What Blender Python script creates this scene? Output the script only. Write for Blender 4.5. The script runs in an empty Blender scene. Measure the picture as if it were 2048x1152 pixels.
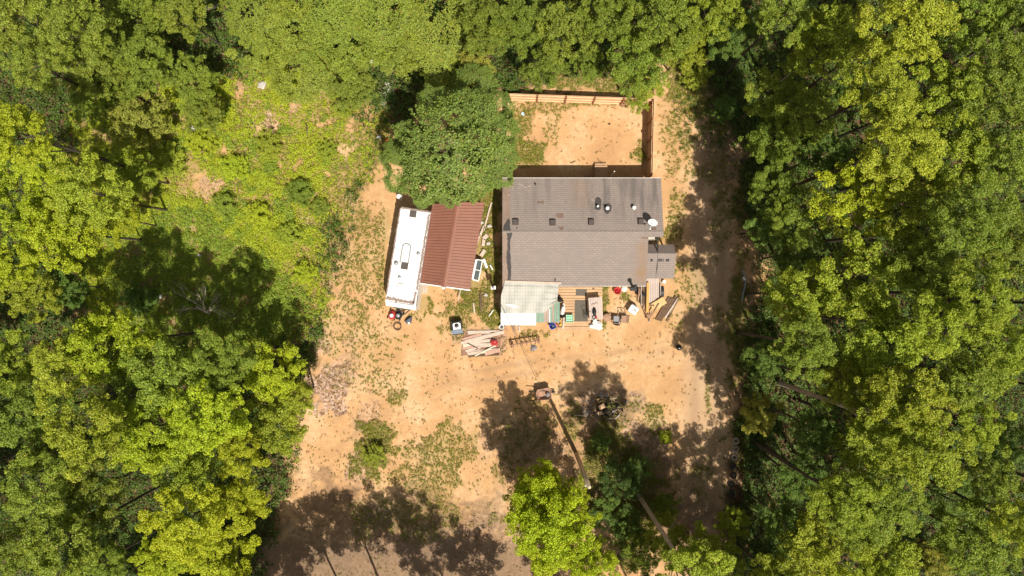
import bpy, math, random
import numpy as np
from mathutils import Vector, Matrix

# ------------------------------------------------------------------ camera, world, sun, exposure
SC = bpy.context.scene
COL = SC.collection
CAM_H, FOC = 50.0, 1365.0           # metres above ground, focal length in photo pixels
cam_d = bpy.data.cameras.new('camera'); cam = bpy.data.objects.new('camera', cam_d); COL.objects.link(cam)
cam.location = (0, 0, CAM_H); cam.rotation_euler = (0, 0, 0)
cam_d.sensor_width = 36.0; cam_d.lens = FOC / 2048 * 36; cam_d.clip_end = 2000
SC.camera = cam
SUN_EL, SUN_DX, SUN_DY = math.radians(61), 0.43, -0.90   # horizontal direction TOWARDS the sun
world = bpy.data.worlds.new('World'); SC.world = world; world.use_nodes = True
nt = world.node_tree
bg = nt.nodes['Background']; sky = nt.nodes.new('ShaderNodeTexSky')
sky.sky_type = 'NISHITA'; sky.sun_disc = False; sky.sun_elevation = SUN_EL
sky.sun_rotation = math.atan2(SUN_DX, SUN_DY); sky.dust_density = 3.0; sky.air_density = 0.8
hs = nt.nodes.new('ShaderNodeHueSaturation'); hs.inputs['Saturation'].default_value = 0.2
nt.links.new(sky.outputs[0], hs.inputs['Color']); nt.links.new(hs.outputs[0], bg.inputs[0])
bg.inputs[1].default_value = 0.06
sd = bpy.data.lights.new('sun', 'SUN'); sun = bpy.data.objects.new('sun', sd); COL.objects.link(sun)
sd.energy = 5.0; sd.angle = math.radians(0.5); sd.color = (1.0, 0.925, 0.79)
sv = Vector((SUN_DX * math.cos(SUN_EL), SUN_DY * math.cos(SUN_EL), math.sin(SUN_EL)))
sun.rotation_euler = sv.to_track_quat('Z', 'Y').to_euler(); sun.location = (20, -40, 60)
SC.view_settings.view_transform = 'Standard'; SC.view_settings.look = 'None'
SC.view_settings.exposure = 0.32; SC.view_settings.gamma = 1.0
SC.cycles.max_bounces = 6; SC.cycles.transmission_bounces = 4; SC.cycles.diffuse_bounces = 3

RNG = np.random.default_rng(11)
random.seed(11)

def at(px, py, z=0.0):
    """point whose height is z seen at photo pixel (px, py)"""
    k = (CAM_H - z) / FOC
    return Vector(((px - 1024) * k, (576 - py) * k, z))

# ------------------------------------------------------------------ object helpers
def tag(o, label=None, cat=None, group=None, kind=None):
    if label: o['label'] = label
    if cat: o['category'] = cat
    if group: o['group'] = group
    if kind: o['kind'] = kind
    return o
def empty(name, loc, label, cat, group=None, rz=0.0):
    o = bpy.data.objects.new(name, None); COL.objects.link(o)
    o.empty_display_size = 0.2; o.location = loc; o.rotation_euler.z = rz
    return tag(o, label, cat, group)
def link_mesh(name, me, mat, parent=None, sub=None):
    if mat and not me.materials: me.materials.append(mat)
    o = bpy.data.objects.new(name, me); COL.objects.link(o)
    if parent: o.parent = parent
    return o
def copy_tree(o, parent=None):
    c = o.copy(); COL.objects.link(c)
    if parent: c.parent = parent
    for ch in list(o.children): copy_tree(ch, c)
    return c
def np_mesh(name, V, F, smooth=False):
    V = np.asarray(V, np.float32); F = np.asarray(F, np.int32)
    me = bpy.data.meshes.new(name); n, k = F.shape
    me.vertices.add(len(V)); me.vertices.foreach_set('co', V.ravel())
    me.loops.add(n * k); me.loops.foreach_set('vertex_index', F.ravel())
    me.polygons.add(n); me.polygons.foreach_set('loop_start', np.arange(0, n * k, k, dtype=np.int32))
    me.polygons.foreach_set('loop_total', np.full(n, k, np.int32))
    if smooth: me.polygons.foreach_set('use_smooth', np.ones(n, bool))
    me.update(calc_edges=True); return me

class MB:
    """collects simple solids in world metres (or local metres) and links them as one mesh"""
    def __init__(s): s.v, s.f = [], []
    def add(s, vs, fs):
        b = len(s.v); s.v += [tuple(p) for p in vs]; s.f += [tuple(b + i for i in f) for f in fs]; return s
    def hexa(s, p):                                   # 8 points: bottom 4 ccw, top 4 ccw
        return s.add(p, [(3,2,1,0),(4,5,6,7),(0,1,5,4),(1,2,6,5),(2,3,7,6),(3,0,4,7)])
    def box(s, c, size, rz=0.0, M=None):
        x, y, z = size[0]/2, size[1]/2, size[2]/2
        R = M or Matrix.Rotation(rz, 3, 'Z'); c = Vector(c)
        return s.hexa([c + R @ Vector(q) for q in [(-x,-y,-z),(x,-y,-z),(x,y,-z),(-x,y,-z),(-x,-y,z),(x,-y,z),(x,y,z),(-x,y,z)]])
    def beam(s, a, b, w, h):
        a, b = Vector(a), Vector(b); d = (b - a).normalized()
        up = Vector((0,0,1)) if abs(d.z) < 0.95 else Vector((0,1,0))
        sd_ = d.cross(up).normalized() * (w/2); u = sd_.cross(d).normalized() * (h/2)
        return s.hexa([a-sd_-u, a+sd_-u, b+sd_-u, b-sd_-u, a-sd_+u, a+sd_+u, b+sd_+u, b-sd_+u])
    def tube(s, pts, rads, n=8, cap=True):
        pts = [Vector(p) for p in pts]; rings = []
        if not hasattr(rads, '__len__'): rads = [rads] * len(pts)
        ref = Vector((0.31, 0.77, 0.55)).normalized()
        for i, p in enumerate(pts):
            d = (pts[min(i+1, len(pts)-1)] - pts[max(i-1, 0)]).normalized()
            a = d.cross(ref); a = a.normalized() if a.length > 1e-4 else Vector((1,0,0)); b_ = d.cross(a)
            rings.append([p + (a*math.cos(t) + b_*math.sin(t)) * rads[i] for t in [2*math.pi*k/n for k in range(n)]])
        vs = [q for r in rings for q in r]; fs = []
        for i in range(len(pts)-1):
            for k in range(n): fs.append((i*n+k, i*n+(k+1)%n, (i+1)*n+(k+1)%n, (i+1)*n+k))
        if cap: fs += [tuple(range(n-1,-1,-1)), tuple((len(pts)-1)*n+k for k in range(n))]
        return s.add(vs, fs)
    def lathe(s, c, prof, n=20, sx=1, sy=1):          # prof: (r, z) pairs bottom to top
        c = Vector(c); vs = []; fs = []
        for r, z in prof:
            for k in range(n):
                t = 2*math.pi*k/n; vs.append(c + Vector((r*sx*math.cos(t), r*sy*math.sin(t), z)))
        for i in range(len(prof)-1):
            for k in range(n): fs.append((i*n+k, i*n+(k+1)%n, (i+1)*n+(k+1)%n, (i+1)*n+k))
        fs += [tuple(range(n-1,-1,-1)), tuple((len(prof)-1)*n+k for k in range(n))]
        return s.add(vs, fs)
    def prism(s, pts, z0, z1):                        # pts ccw (x, y)
        n = len(pts); vs = [(x,y,z0) for x,y in pts] + [(x,y,z1) for x,y in pts]
        fs = [tuple(range(n-1,-1,-1)), tuple(range(n,2*n))] + [(k,(k+1)%n,n+(k+1)%n,n+k) for k in range(n)]
        return s.add(vs, fs)
    def torus(s, c, R, r, n=24, m=8, sz=1.0, M=None):
        c = Vector(c); vs, fs = [], []
        for i in range(n):
            a = 2*math.pi*i/n
            for j in range(m):
                b_ = 2*math.pi*j/m; q = Vector(((R+r*math.cos(b_))*math.cos(a), (R+r*math.cos(b_))*math.sin(a), r*sz*math.sin(b_)))
                vs.append(c + (M @ q if M else q))
        for i in range(n):
            for j in range(m): fs.append((i*m+j, ((i+1)%n)*m+j, ((i+1)%n)*m+(j+1)%m, i*m+(j+1)%m))
        return s.add(vs, fs)
    def blob(s, c, rad, seed=0, n=10, m=6, jit=0.18):
        r_ = random.Random(seed); c = Vector(c); vs, fs = [], []
        vs.append(c + Vector((0,0,-rad[2])))
        for i in range(1, m):
            ph = math.pi*i/m - math.pi/2
            for k in range(n):
                t = 2*math.pi*k/n; j = 1 + r_.uniform(-jit, jit)
                vs.append(c + Vector((rad[0]*j*math.cos(ph)*math.cos(t), rad[1]*j*math.cos(ph)*math.sin(t), rad[2]*j*math.sin(ph))))
        vs.append(c + Vector((0,0,rad[2]))); L = len(vs)-1
        for k in range(n): fs.append((0, 1+(k+1)%n, 1+k)); fs.append((L, L-n+k, L-n+(k+1)%n))
        for i in range(m-2):
            for k in range(n): fs.append((1+i*n+k, 1+i*n+(k+1)%n, 1+(i+1)*n+(k+1)%n, 1+(i+1)*n+k))
        return s.add(vs, fs)
    def sheet(s, grid):                                # grid[i][j] of points
        R, C = len(grid), len(grid[0])
        return s.add([p for r in grid for p in r], [(i*C+j, i*C+j+1, (i+1)*C+j+1, (i+1)*C+j) for i in range(R-1) for j in range(C-1)])
    def build(s, name, mat, parent=None, smooth=False, world=True):
        off = Vector(parent.location) if (parent and world) else Vector((0,0,0))
        p = parent
        if parent and world and parent.parent: off = Vector(parent.parent.location) + off
        me = bpy.data.meshes.new(name)
        me.from_pydata([tuple(Vector(v) - off) for v in s.v], [], s.f); me.update()
        if smooth:
            for f in me.polygons: f.use_smooth = True
        o = link_mesh(name, me, mat, parent); return o
    def thing(s, name, mat, label, cat, group=None, smooth=False):
        """one-mesh thing: origin at its own base"""
        xs = [Vector(v) for v in s.v]; lo = Vector((min(v.x for v in xs), min(v.y for v in xs), min(v.z for v in xs)))
        hi = Vector((max(v.x for v in xs), max(v.y for v in xs), 0)); b = Vector(((lo.x+hi.x)/2, (lo.y+hi.y)/2, lo.z))
        me = bpy.data.meshes.new(name); me.from_pydata([tuple(v - b) for v in xs], [], s.f); me.update()
        if smooth:
            for f in me.polygons: f.use_smooth = True
        o = link_mesh(name, me, mat); o.location = b
        return tag(o, label, cat, group)

# ------------------------------------------------------------------ materials
def lin(r, g, b):
    f = lambda c: (c/255/12.92) if c/255 <= 0.04045 else ((c/255+0.055)/1.055)**2.4
    return (f(r), f(g), f(b), 1)
class NT:
    def __init__(s, name):
        s.m = bpy.data.materials.new(name); s.m.use_nodes = True; s.t = s.m.node_tree
        s.p = s.t.nodes['Principled BSDF']; s.out = s.t.nodes['Material Output']
    def n(s, typ, **kw):
        o = s.t.nodes.new(typ)
        for k, v in kw.items():
            if k.startswith('_'): setattr(o, k[1:], v)
        return o
    def l(s, a, b): s.t.links.new(a, b)
    def coord(s, which='Object'): return s.n('ShaderNodeTexCoord').outputs[which]
    def noise(s, vec, scale, detail=4, rough=0.6, out=0, stretch=None):
        if stretch:
            mp = s.n('ShaderNodeMapping'); mp.inputs['Scale'].default_value = stretch; s.l(vec, mp.inputs[0]); vec = mp.outputs[0]
        o = s.n('ShaderNodeTexNoise'); o.inputs['Scale'].default_value = scale; o.inputs['Detail'].default_value = detail
        o.inputs['Roughness'].default_value = rough; s.l(vec, o.inputs['Vector']); return o.outputs[out]
    def ramp(s, fac, stops):
        o = s.n('ShaderNodeValToRGB'); e = o.color_ramp.elements
        while len(e) < len(stops): e.new(0.5)
        for el, (p, c) in zip(e, stops): el.position = p; el.color = c if len(c) == 4 else (*c, 1)
        s.l(fac, o.inputs[0]); return o.outputs[0]
    def mix(s, fac, a, b, blend='MIX'):
        o = s.n('ShaderNodeMix', _data_type='RGBA', _blend_type=blend)
        for sock, v in ((0, fac), (6, a), (7, b)):
            if hasattr(v, 'default_value') or hasattr(v, 'is_linked'): s.l(v, o.inputs[sock])
            elif isinstance(v, (int, float)): o.inputs[sock].default_value = v
            else: o.inputs[sock].default_value = v if len(v) == 4 else (*v, 1)
        return o.outputs[2]
    def math(s, op, a, b=0.5, clamp=False):
        o = s.n('ShaderNodeMath', _operation=op, _use_clamp=clamp)
        for i, v in enumerate((a, b)):
            if isinstance(v, (int, float)): o.inputs[i].default_value = v
            else: s.l(v, o.inputs[i])
        return o.outputs[0]
    def attr(s, name):
        o = s.n('ShaderNodeAttribute'); o.attribute_name = name; return o.outputs['Fac']
    def bump(s, h, strength=0.4, dist=0.02):
        o = s.n('ShaderNodeBump'); o.inputs['Strength'].default_value = strength; o.inputs['Distance'].default_value = dist
        s.l(h, o.inputs['Height']); s.l(o.outputs[0], s.p.inputs['Normal'])
def simple(name, col, rough=0.7, var=0.25, scale=6, metal=0.0, stretch=None, bump=0.2, spec=0.3):
    """weathered surface: base colour broken by two sizes of noise"""
    t = NT(name); c = t.coord()
    a = t.noise(c, scale, 6, 0.65, stretch=stretch); b = t.noise(c, scale*0.23, 3)
    lo = tuple(x*(1-var) for x in col[:3]); hi = tuple(min(1, x*(1+var*0.7)) for x in col[:3])
    k = t.math('ADD', t.math('MULTIPLY', a, 0.65), t.math('MULTIPLY', b, 0.35))
    t.l(t.ramp(k, [(0.35, lo), (0.65, hi)]), t.p.inputs['Base Color'])
    t.p.inputs['Roughness'].default_value = rough; t.p.inputs['Metallic'].default_value = metal
    t.p.inputs['Specular IOR Level'].default_value = spec
    if bump: t.bump(a, bump, 0.01)
    return t.m
def wood(name, col, var=0.35, scale=3.0, along='x'):
    st = {'x': (1.2, 22, 22), 'y': (22, 1.2, 22)}[along]
    return simple(name, col, 0.8, var, scale, stretch=st, bump=0.3, spec=0.15)
M = {}
M['white_metal'] = simple('white_metal', (0.80,0.79,0.76), 0.5, 0.08, 3)
M['white_plastic'] = simple('white_plastic', (0.78,0.78,0.76), 0.5, 0.06, 5)
M['grey_metal'] = simple('grey_metal', (0.30,0.31,0.33), 0.45, 0.2, 8, metal=0.3)
M['dark_metal'] = simple('dark_metal', (0.03,0.03,0.033), 0.5, 0.3, 8)
M['black_plastic'] = simple('black_plastic', (0.018,0.018,0.02), 0.45, 0.3, 8)
M['rubber'] = simple('rubber', (0.05,0.05,0.052), 0.85, 0.3, 8)
M['dusty_rubber'] = simple('dusty_rubber', (0.42,0.36,0.31), 0.9, 0.3, 8)
M['rust'] = simple('rust', (0.27,0.15,0.10), 0.85, 0.4, 7)
M['red'] = simple('red_plastic', (0.42,0.035,0.035), 0.4, 0.15, 5)
M['blue'] = simple('blue_plastic', (0.03,0.07,0.42), 0.4, 0.2, 5)
M['orange'] = simple('orange_plastic', (0.75,0.12,0.02), 0.5, 0.2, 5)
M['yellow'] = simple('yellow_plastic', (0.65,0.38,0.06), 0.5, 0.2, 5)
M['pale_blue'] = simple('pale_blue', (0.45,0.60,0.72), 0.5, 0.1, 5)
M['steel_blue'] = simple('steel_blue', (0.15,0.19,0.245), 0.4, 0.25, 9)
M['slate_cloth'] = simple('slate_cloth', (0.10,0.115,0.15), 0.9, 0.3, 9)
M['grey_cloth'] = simple('grey_cloth', (0.24,0.22,0.235), 0.9, 0.25, 9)
M['grey_canvas'] = simple('grey_canvas', (0.26,0.255,0.28), 0.9, 0.15, 9)
M['tan_cloth'] = simple('tan_cloth', (0.36,0.22,0.15), 0.9, 0.25, 9)
M['rug'] = simple('rug', (0.12,0.105,0.085), 0.95, 0.25, 25)
M['new_wood'] = wood('new_wood', (0.60,0.33,0.10), 0.2, along='y')
M['plywood'] = simple('plywood', (0.58,0.41,0.19), 0.8, 0.2, 9)
M['pale_wood'] = simple('pale_wood', (0.54,0.43,0.36), 0.85, 0.28, 4, stretch=(2,7,7), bump=0.3)
M['grey_wood'] = wood('grey_wood', (0.50,0.41,0.37), 0.28, along='y')
M['brown_wood'] = simple('brown_wood', (0.15,0.09,0.055), 0.85, 0.45, 5, bump=0.3)
M['deck_wood'] = wood('deck_wood', (0.50,0.32,0.19), 0.28)
M['dark_wood'] = wood('dark_wood', (0.12,0.08,0.05), 0.3)
M['pine_bark'] = simple('bark', (0.085,0.068,0.05), 0.95, 0.45, 9, stretch=(6,6,1), bump=0.6)
M['bleached_wood'] = simple('bleached_wood', (0.46,0.38,0.31), 0.9, 0.3, 6, bump=0.3)
M['pole_wood'] = simple('pole_wood', (0.60,0.48,0.35), 0.9, 0.25, 6, stretch=(8,8,0.5), bump=0.3)
M['cedar'] = simple('cedar', (0.72,0.47,0.28), 0.85, 0.3, 5, stretch=(8,8,1), bump=0.2)
M['cedar_dark'] = simple('cedar_dark', (0.30,0.13,0.06), 0.85, 0.3, 5, stretch=(8,8,1), bump=0.2)
M['stone'] = simple('stone', (0.30,0.28,0.27), 0.9, 0.35, 7, bump=0.4)
M['pale_stone'] = simple('pale_stone', (0.5,0.46,0.42), 0.9, 0.3, 7, bump=0.4)
M['char'] = simple('char', (0.016,0.014,0.014), 0.95, 0.5, 9, bump=0.6)
M['siding'] = simple('siding', (0.50,0.46,0.40), 0.7, 0.12, 4, stretch=(1,1,8))
M['glass'] = simple('window_glass', (0.10,0.12,0.13), 0.08, 0.2, 2, bump=0, spec=0.6)
M['wire'] = simple('wire', (0.06,0.055,0.05), 0.6, 0.2, 5)

# ------------------------------------------------------------------ ground: one sheet to the horizon with soil / painted shade / grass / litter masks
def vnoise(x, y, seed=0):
    xi, yi = np.floor(x).astype(np.int64), np.floor(y).astype(np.int64); fx, fy = x-xi, y-yi
    fx, fy = fx*fx*(3-2*fx), fy*fy*(3-2*fy)
    def h(a, b):
        k = (a*374761393 + b*668265263 + seed*2147483647) & 0x7fffffff
        k = ((k ^ (k >> 13)) * 1274126177) & 0x7fffffff
        return ((k ^ (k >> 16)) & 0xffff) / 65535.0
    return (h(xi,yi)*(1-fx)+h(xi+1,yi)*fx)*(1-fy) + (h(xi,yi+1)*(1-fx)+h(xi+1,yi+1)*fx)*fy
def fbm(x, y, seed=0, o=4):
    s, a, t = 0, 0.5, 0
    for i in range(o): s = s + a*vnoise(x*2**i, y*2**i, seed+i*17); t += a; a *= 0.55
    return s / t
G = FOC / CAM_H                                   # photo pixels per metre on the ground
def g2w(px, py): return (px-1024)/G, (576-py)/G
def sdist(X, Y, poly):
    """signed distance in photo pixels on the ground, positive inside"""
    inside = np.zeros(X.shape, bool); d = np.full(X.shape, 1e9); n = len(poly)
    for i in range(n):
        x1, y1 = poly[i]; x2, y2 = poly[(i+1) % n]
        if y1 != y2:
            c = ((y1 > Y) != (y2 > Y)) & (X < (x2-x1)*(Y-y1)/(y2-y1) + x1); inside ^= c
        dx, dy = x2-x1, y2-y1; t = np.clip(((X-x1)*dx+(Y-y1)*dy)/(dx*dx+dy*dy), 0, 1)
        d = np.minimum(d, np.hypot(X-x1-t*dx, Y-y1-t*dy))
    return np.where(inside, d, -d)
def sstep(a, b, v):
    t = np.clip((v-a)/(b-a), 0, 1); return t*t*(3-2*t)
CLEAR = [(690,450),(735,340),(775,290),(840,230),(1010,195),(1130,150),(1300,140),(1370,110),(1440,200),(1500,290),(1490,430),(1545,540),
         (1505,650),(1495,800),(1470,900),(1455,1060),(1440,1300),(500,1300),(545,1060),(590,950),(585,850),(600,760),(640,690),(655,600)]
BRUSH = [(230,190),(470,150),(560,120),(700,190),(770,260),(755,320),(705,390),(668,450),(655,530),(645,610),(600,690),(480,710),(360,700),(150,620),(100,420),(160,240)]
#  vegetation blobs on the sand: x, y, rx, ry, density
VEG = [(1260,1000,90,110,.9),(1220,900,60,60,.8),(1180,940,30,50,.6),(1385,200,50,90,.6),(1375,300,16,60,.5),(1440,450,30,90,.35),(1045,235,28,40,.75),(1045,305,40,32,1),(1090,213,50,18,.5),(1105,262,28,26,.35),(1160,205,80,10,.5),(1278,300,15,30,.9),(1200,165,150,22,.8),(1372,150,50,75,.9),
 (1335,260,35,60,.35),(1345,240,40,40,.4),(1345,330,22,40,.4),(1350,410,18,70,.4),(1348,475,22,60,.55),(1345,540,20,40,.5),(1310,478,14,10,1),(1420,230,60,60,.7),(1430,330,50,40,.35),(1470,420,30,50,.6),
 (715,500,55,150,.42),(690,430,60,70,.6),(760,500,22,130,.5),(700,650,60,80,.28),(740,700,90,80,.22),(790,795,28,20,.6),(745,905,48,62,1.0),(880,900,85,55,.48),(850,960,110,45,.4),(770,740,60,60,.2),
 (968,470,34,90,.95),(955,590,55,60,.95),(925,640,40,30,.5),(990,640,20,25,.9),(900,600,20,20,.3),(1062,668,45,14,.55),(1205,610,11,42,.95),(1252,592,16,10,.7),(1345,595,28,28,.35),(1345,640,28,30,.2),
 (1235,930,70,60,.85),(1310,840,28,45,.65),(1332,872,15,22,.9),(1148,850,22,60,.5),(1040,880,75,85,.3),(840,1035,140,55,.35),(1475,640,26,130,.7),(1440,640,14,60,.3),(1416,790,7,70,.5),(1486,870,16,60,.6),
 (1240,830,60,40,.25),(1190,960,60,60,.5),(1400,960,30,60,.3),(850,600,14,22,.7),(1000,700,14,8,.3),(840,630,20,14,.3),(1380,560,30,60,.35),(985,440,16,80,.9),(990,560,14,90,.9),(1300,950,40,60,.45)]
LIT = [(655,775,50,62,1.1),(620,690,45,35,.8),(700,720,20,90,.35),(735,835,30,50,.4),(715,930,30,70,.6),(1300,925,55,85,.8),(1250,870,60,40,.7),(860,1070,170,45,.8),(1150,1010,60,70,.6),(1040,900,80,70,.35),
 (1210,815,75,45,.7),(420,35,28,22,1.2),(1440,300,60,70,.5),(540,255,22,30,.9),(590,210,18,40,.5),(415,370,30,40,.7),(440,600,30,12,1.0),(1500,930,30,60,.8),(660,460,30,20,.2),(960,680,50,30,.8),(920,1080,90,20,.6),(310,595,16,9,1.0),(270,500,25,14,.8)]
BARE = [(690,300,20,14),(660,350,22,12),(700,250,10,16),(610,400,18,12),(560,330,10,14),(500,400,14,14),(640,180,10,10),(735,225,10,14),(520,255,10,10),(450,300,9,12),(545,255,14,34),(590,205,16,24),(415,372,32,34),(432,40,30,20),(520,170,14,10),(478,180,14,26),(660,245,14,8),(640,250,10,6),(350,120,12,8),(600,330,12,20)]
def blobs(X, Y, L, seed, jag=1.5):
    out = np.zeros(X.shape)
    w = (fbm(X/14, Y/14, seed)-0.5)*jag + (fbm(X/45, Y/45, seed+5)-0.5)*jag
    for b in L:
        r = np.hypot((X-b[0])/b[2], (Y-b[1])/b[3]) + w
        out = np.maximum(out, (b[4] if len(b) > 4 else 1)*sstep(1.1, 0.55, r))
    return out
def masks(X, Y):
    w = (fbm(X/30, Y/30, 3)-0.5)*60 + (fbm(X/9, Y/9, 4)-0.5)*26
    clear = sstep(-14, 14, sdist(X, Y, CLEAR) + w)
    bare = blobs(X, Y, BARE, 8)
    region = sstep(-30, 30, sdist(X, Y, BRUSH) + w*1.4); brush = region * (1-0.9*bare) * (1-0.75*sstep(0.54,0.68,fbm(X/30, Y/30, 31))) * (1-0.72*sstep(540,700,X+(fbm(X/40,Y/40,33)-.5)*120))
    veg = np.maximum(blobs(X, Y, VEG, 21), np.maximum(brush, region*.72*(1-.8*bare)))
    thick = sstep(-20, 20, sdist(X, Y, [(430,-60),(1500,-60),(1460,60),(1400,140),(1310,150),(1190,155),(1010,190),(960,150),(740,150),(560,150),(470,170),(430,80)]) + w)
    litter = np.maximum(blobs(X, Y, LIT, 40), 0)
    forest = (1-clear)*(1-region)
    return clear, veg, litter, forest, brush, thick
def axis(lo, hi, step, far):
    a = np.arange(lo, hi+step/2, step)
    o = np.array([2, 5, 10, 18, 30, 50, 90, 160, 260, far], float)
    return np.concatenate([lo-o[::-1], a, hi+o])
SHADE_SOIL = [(1235,935,85,85,1),(1215,825,75,48,.9),(1290,950,70,70,.9),(1200,1010,90,70,.9),(1040,900,70,80,.5),(1310,1050,120,80,.9),(840,1060,180,85,.9),(650,1050,130,95,.9),(960,1060,80,70,.8),(1165,900,40,60,.5),(1440,300,50,90,.5),(1490,700,30,200,.8),(640,1020,60,60,.4)]  # dark litter soil, with tree shade worked into the ground colour
gx, gy = axis(-42, 42, 0.14, 420), axis(-30, 24, 0.14, 420)
XX, YY = np.meshgrid(gx, gy); PX, PY = 1024+XX*G, 576-YY*G
m_clear, m_veg, m_lit, m_for, m_brush, m_thick = masks(PX, PY)
def rut(x0, pts, wd):
    xs = np.interp(PY, [p[1] for p in pts], [p[0] for p in pts]); return np.exp(-((PX-xs-x0)/wd)**2)
DR = [(1440,150),(1445,260),(1415,400),(1425,560),(1412,760),(1405,960),(1395,1200)]
m_rut = (rut(-22, DR, 9)+rut(22, DR, 9))*sstep(200,330,PY)*(0.5+0.5*fbm(PX/20,PY/60,6))
for off, amp in ((-9, 1), (13, 1), (-40, .7), (-18, .7)):
    tx = np.interp(PX, [640,760,900,1050,1200,1330,1420], [905,815,755,735,722,690,600] if off > -12 else [960,880,800,760,745,735,720])
    m_rut += .55*amp*np.exp(-((PY-tx-off)/5.5)**2)*sstep(650,720,PX)*sstep(1425,1390,PX)*sstep(.3,.6,fbm(PX/30,PY/30,71))
m_rut += sstep(1085,1105,PY)*(PX > 480)*(PX < 1090)*0.9
m_shade_soil = blobs(PX, PY, SHADE_SOIL, 61, 1.2)*m_clear
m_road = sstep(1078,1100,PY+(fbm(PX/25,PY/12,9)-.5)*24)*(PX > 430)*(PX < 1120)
m_drive = np.exp(-((PX-np.interp(PY,[p[1] for p in DR],[p[0] for p in DR]))/48)**4)
ZZ = (fbm(PX/60, PY/60, 50)-0.5)*0.05 + (fbm(PX/9, PY/9, 51)-0.5)*0.035 - m_rut*0.03*m_clear
ZZ = np.where((np.abs(XX) < 42) & (YY > -30) & (YY < 24), ZZ - 0.045, -0.05)
ny, nx = XX.shape; idx = np.arange(nx*ny).reshape(ny, nx)
gm = np_mesh('ground', np.stack([XX, YY, ZZ], -1).reshape(-1, 3),
             np.stack([idx[:-1,:-1], idx[:-1,1:], idx[1:,1:], idx[1:,:-1]], -1).reshape(-1, 4), True)
for nm, arr in (('shade_soil', m_shade_soil), ('veg', m_veg), ('litter', m_lit), ('forest', m_for), ('rut', m_rut), ('drive', m_drive), ('road', m_road)):
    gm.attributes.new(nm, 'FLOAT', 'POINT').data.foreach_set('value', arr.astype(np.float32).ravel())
def ground_material():
    t = NT('sandy_ground'); c = t.coord()
    n1 = t.noise(c, 0.35, 5, 0.6); n2 = t.noise(c, 3.0, 6, 0.7); n3 = t.noise(c, 24, 4, 0.7)
    sand = t.ramp(n1, [(0.30, (0.46,0.265,0.130)), (0.48, (0.57,0.342,0.170)), (0.66, (0.66,0.455,0.270))])
    sand = t.mix(t.math('MULTIPLY', t.ramp(n2, [(0.42,(0,0,0)),(0.60,(1,1,1))]), 0.5), sand, (0.46,0.262,0.13))
    sand = t.mix(t.ramp(n3, [(0.58,(0,0,0)),(0.72,(0.45,)*3)]), sand, (0.28,0.165,0.09))
    sand = t.mix(t.ramp(n3, [(0.28,(0.35,)*3),(0.38,(0,0,0))]), sand, (0.72,0.54,0.36))
    sand = t.mix(t.math('MULTIPLY', t.attr('drive'), 0.62), sand, (0.47,0.335,0.225))
    sand = t.mix(t.math('MULTIPLY', t.attr('rut'), 0.6), sand, (0.34,0.215,0.13))
    vo = t.n('ShaderNodeTexVoronoi'); vo.inputs['Scale'].default_value = 7; t.l(c, vo.inputs['Vector'])
    vr = t.n('ShaderNodeSeparateColor'); t.l(vo.outputs['Color'], vr.inputs[0])
    lit = t.ramp(vr.outputs[0], [(0.0,(0.20,0.115,0.075)),(0.4,(0.36,0.235,0.17)),(0.75,(0.47,0.33,0.26)),(1.0,(0.60,0.47,0.40))])
    lf = t.math('MULTIPLY', t.attr('litter'), t.ramp(n2, [(0.35,(0.2,)*3),(0.55,(1,1,1))]), True)
    col = t.mix(lf, sand, lit)
    col = t.mix(t.math('MULTIPLY', t.attr('shade_soil'), t.ramp(n2, [(0.30,(0.35,)*3),(0.6,(0.9,)*3)]), True), col, t.ramp(n3, [(0.35,(0.12,0.075,0.045)),(0.65,(0.26,0.17,0.115))]))
    grass = t.ramp(n2, [(0.3,(0.10,0.105,0.024)),(0.5,(0.19,0.185,0.045)),(0.7,(0.34,0.27,0.12))])
    vf = t.math('MULTIPLY', t.attr('veg'), t.ramp(n3, [(0.35,(0.25,)*3),(0.6,(0.95,)*3)]), True)
    col = t.mix(vf, col, grass)
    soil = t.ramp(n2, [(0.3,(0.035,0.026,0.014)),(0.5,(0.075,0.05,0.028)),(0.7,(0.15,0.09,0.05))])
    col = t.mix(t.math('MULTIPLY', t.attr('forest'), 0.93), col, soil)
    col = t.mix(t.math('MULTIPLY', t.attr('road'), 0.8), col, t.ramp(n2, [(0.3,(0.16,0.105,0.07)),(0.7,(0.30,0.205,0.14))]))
    t.l(col, t.p.inputs['Base Color']); t.p.inputs['Roughness'].default_value = 0.95; t.p.inputs['Specular IOR Level'].default_value = 0.1
    t.bump(t.math('ADD', t.math('MULTIPLY', n2, 0.8), t.math('MULTIPLY', n3, 0.45)), 0.8, 0.09)
    return t.m
go = link_mesh('ground', gm, ground_material()); tag(go, 'pale orange sandy clearing running into brush and forest floor', 'ground', kind='structure')

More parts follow.
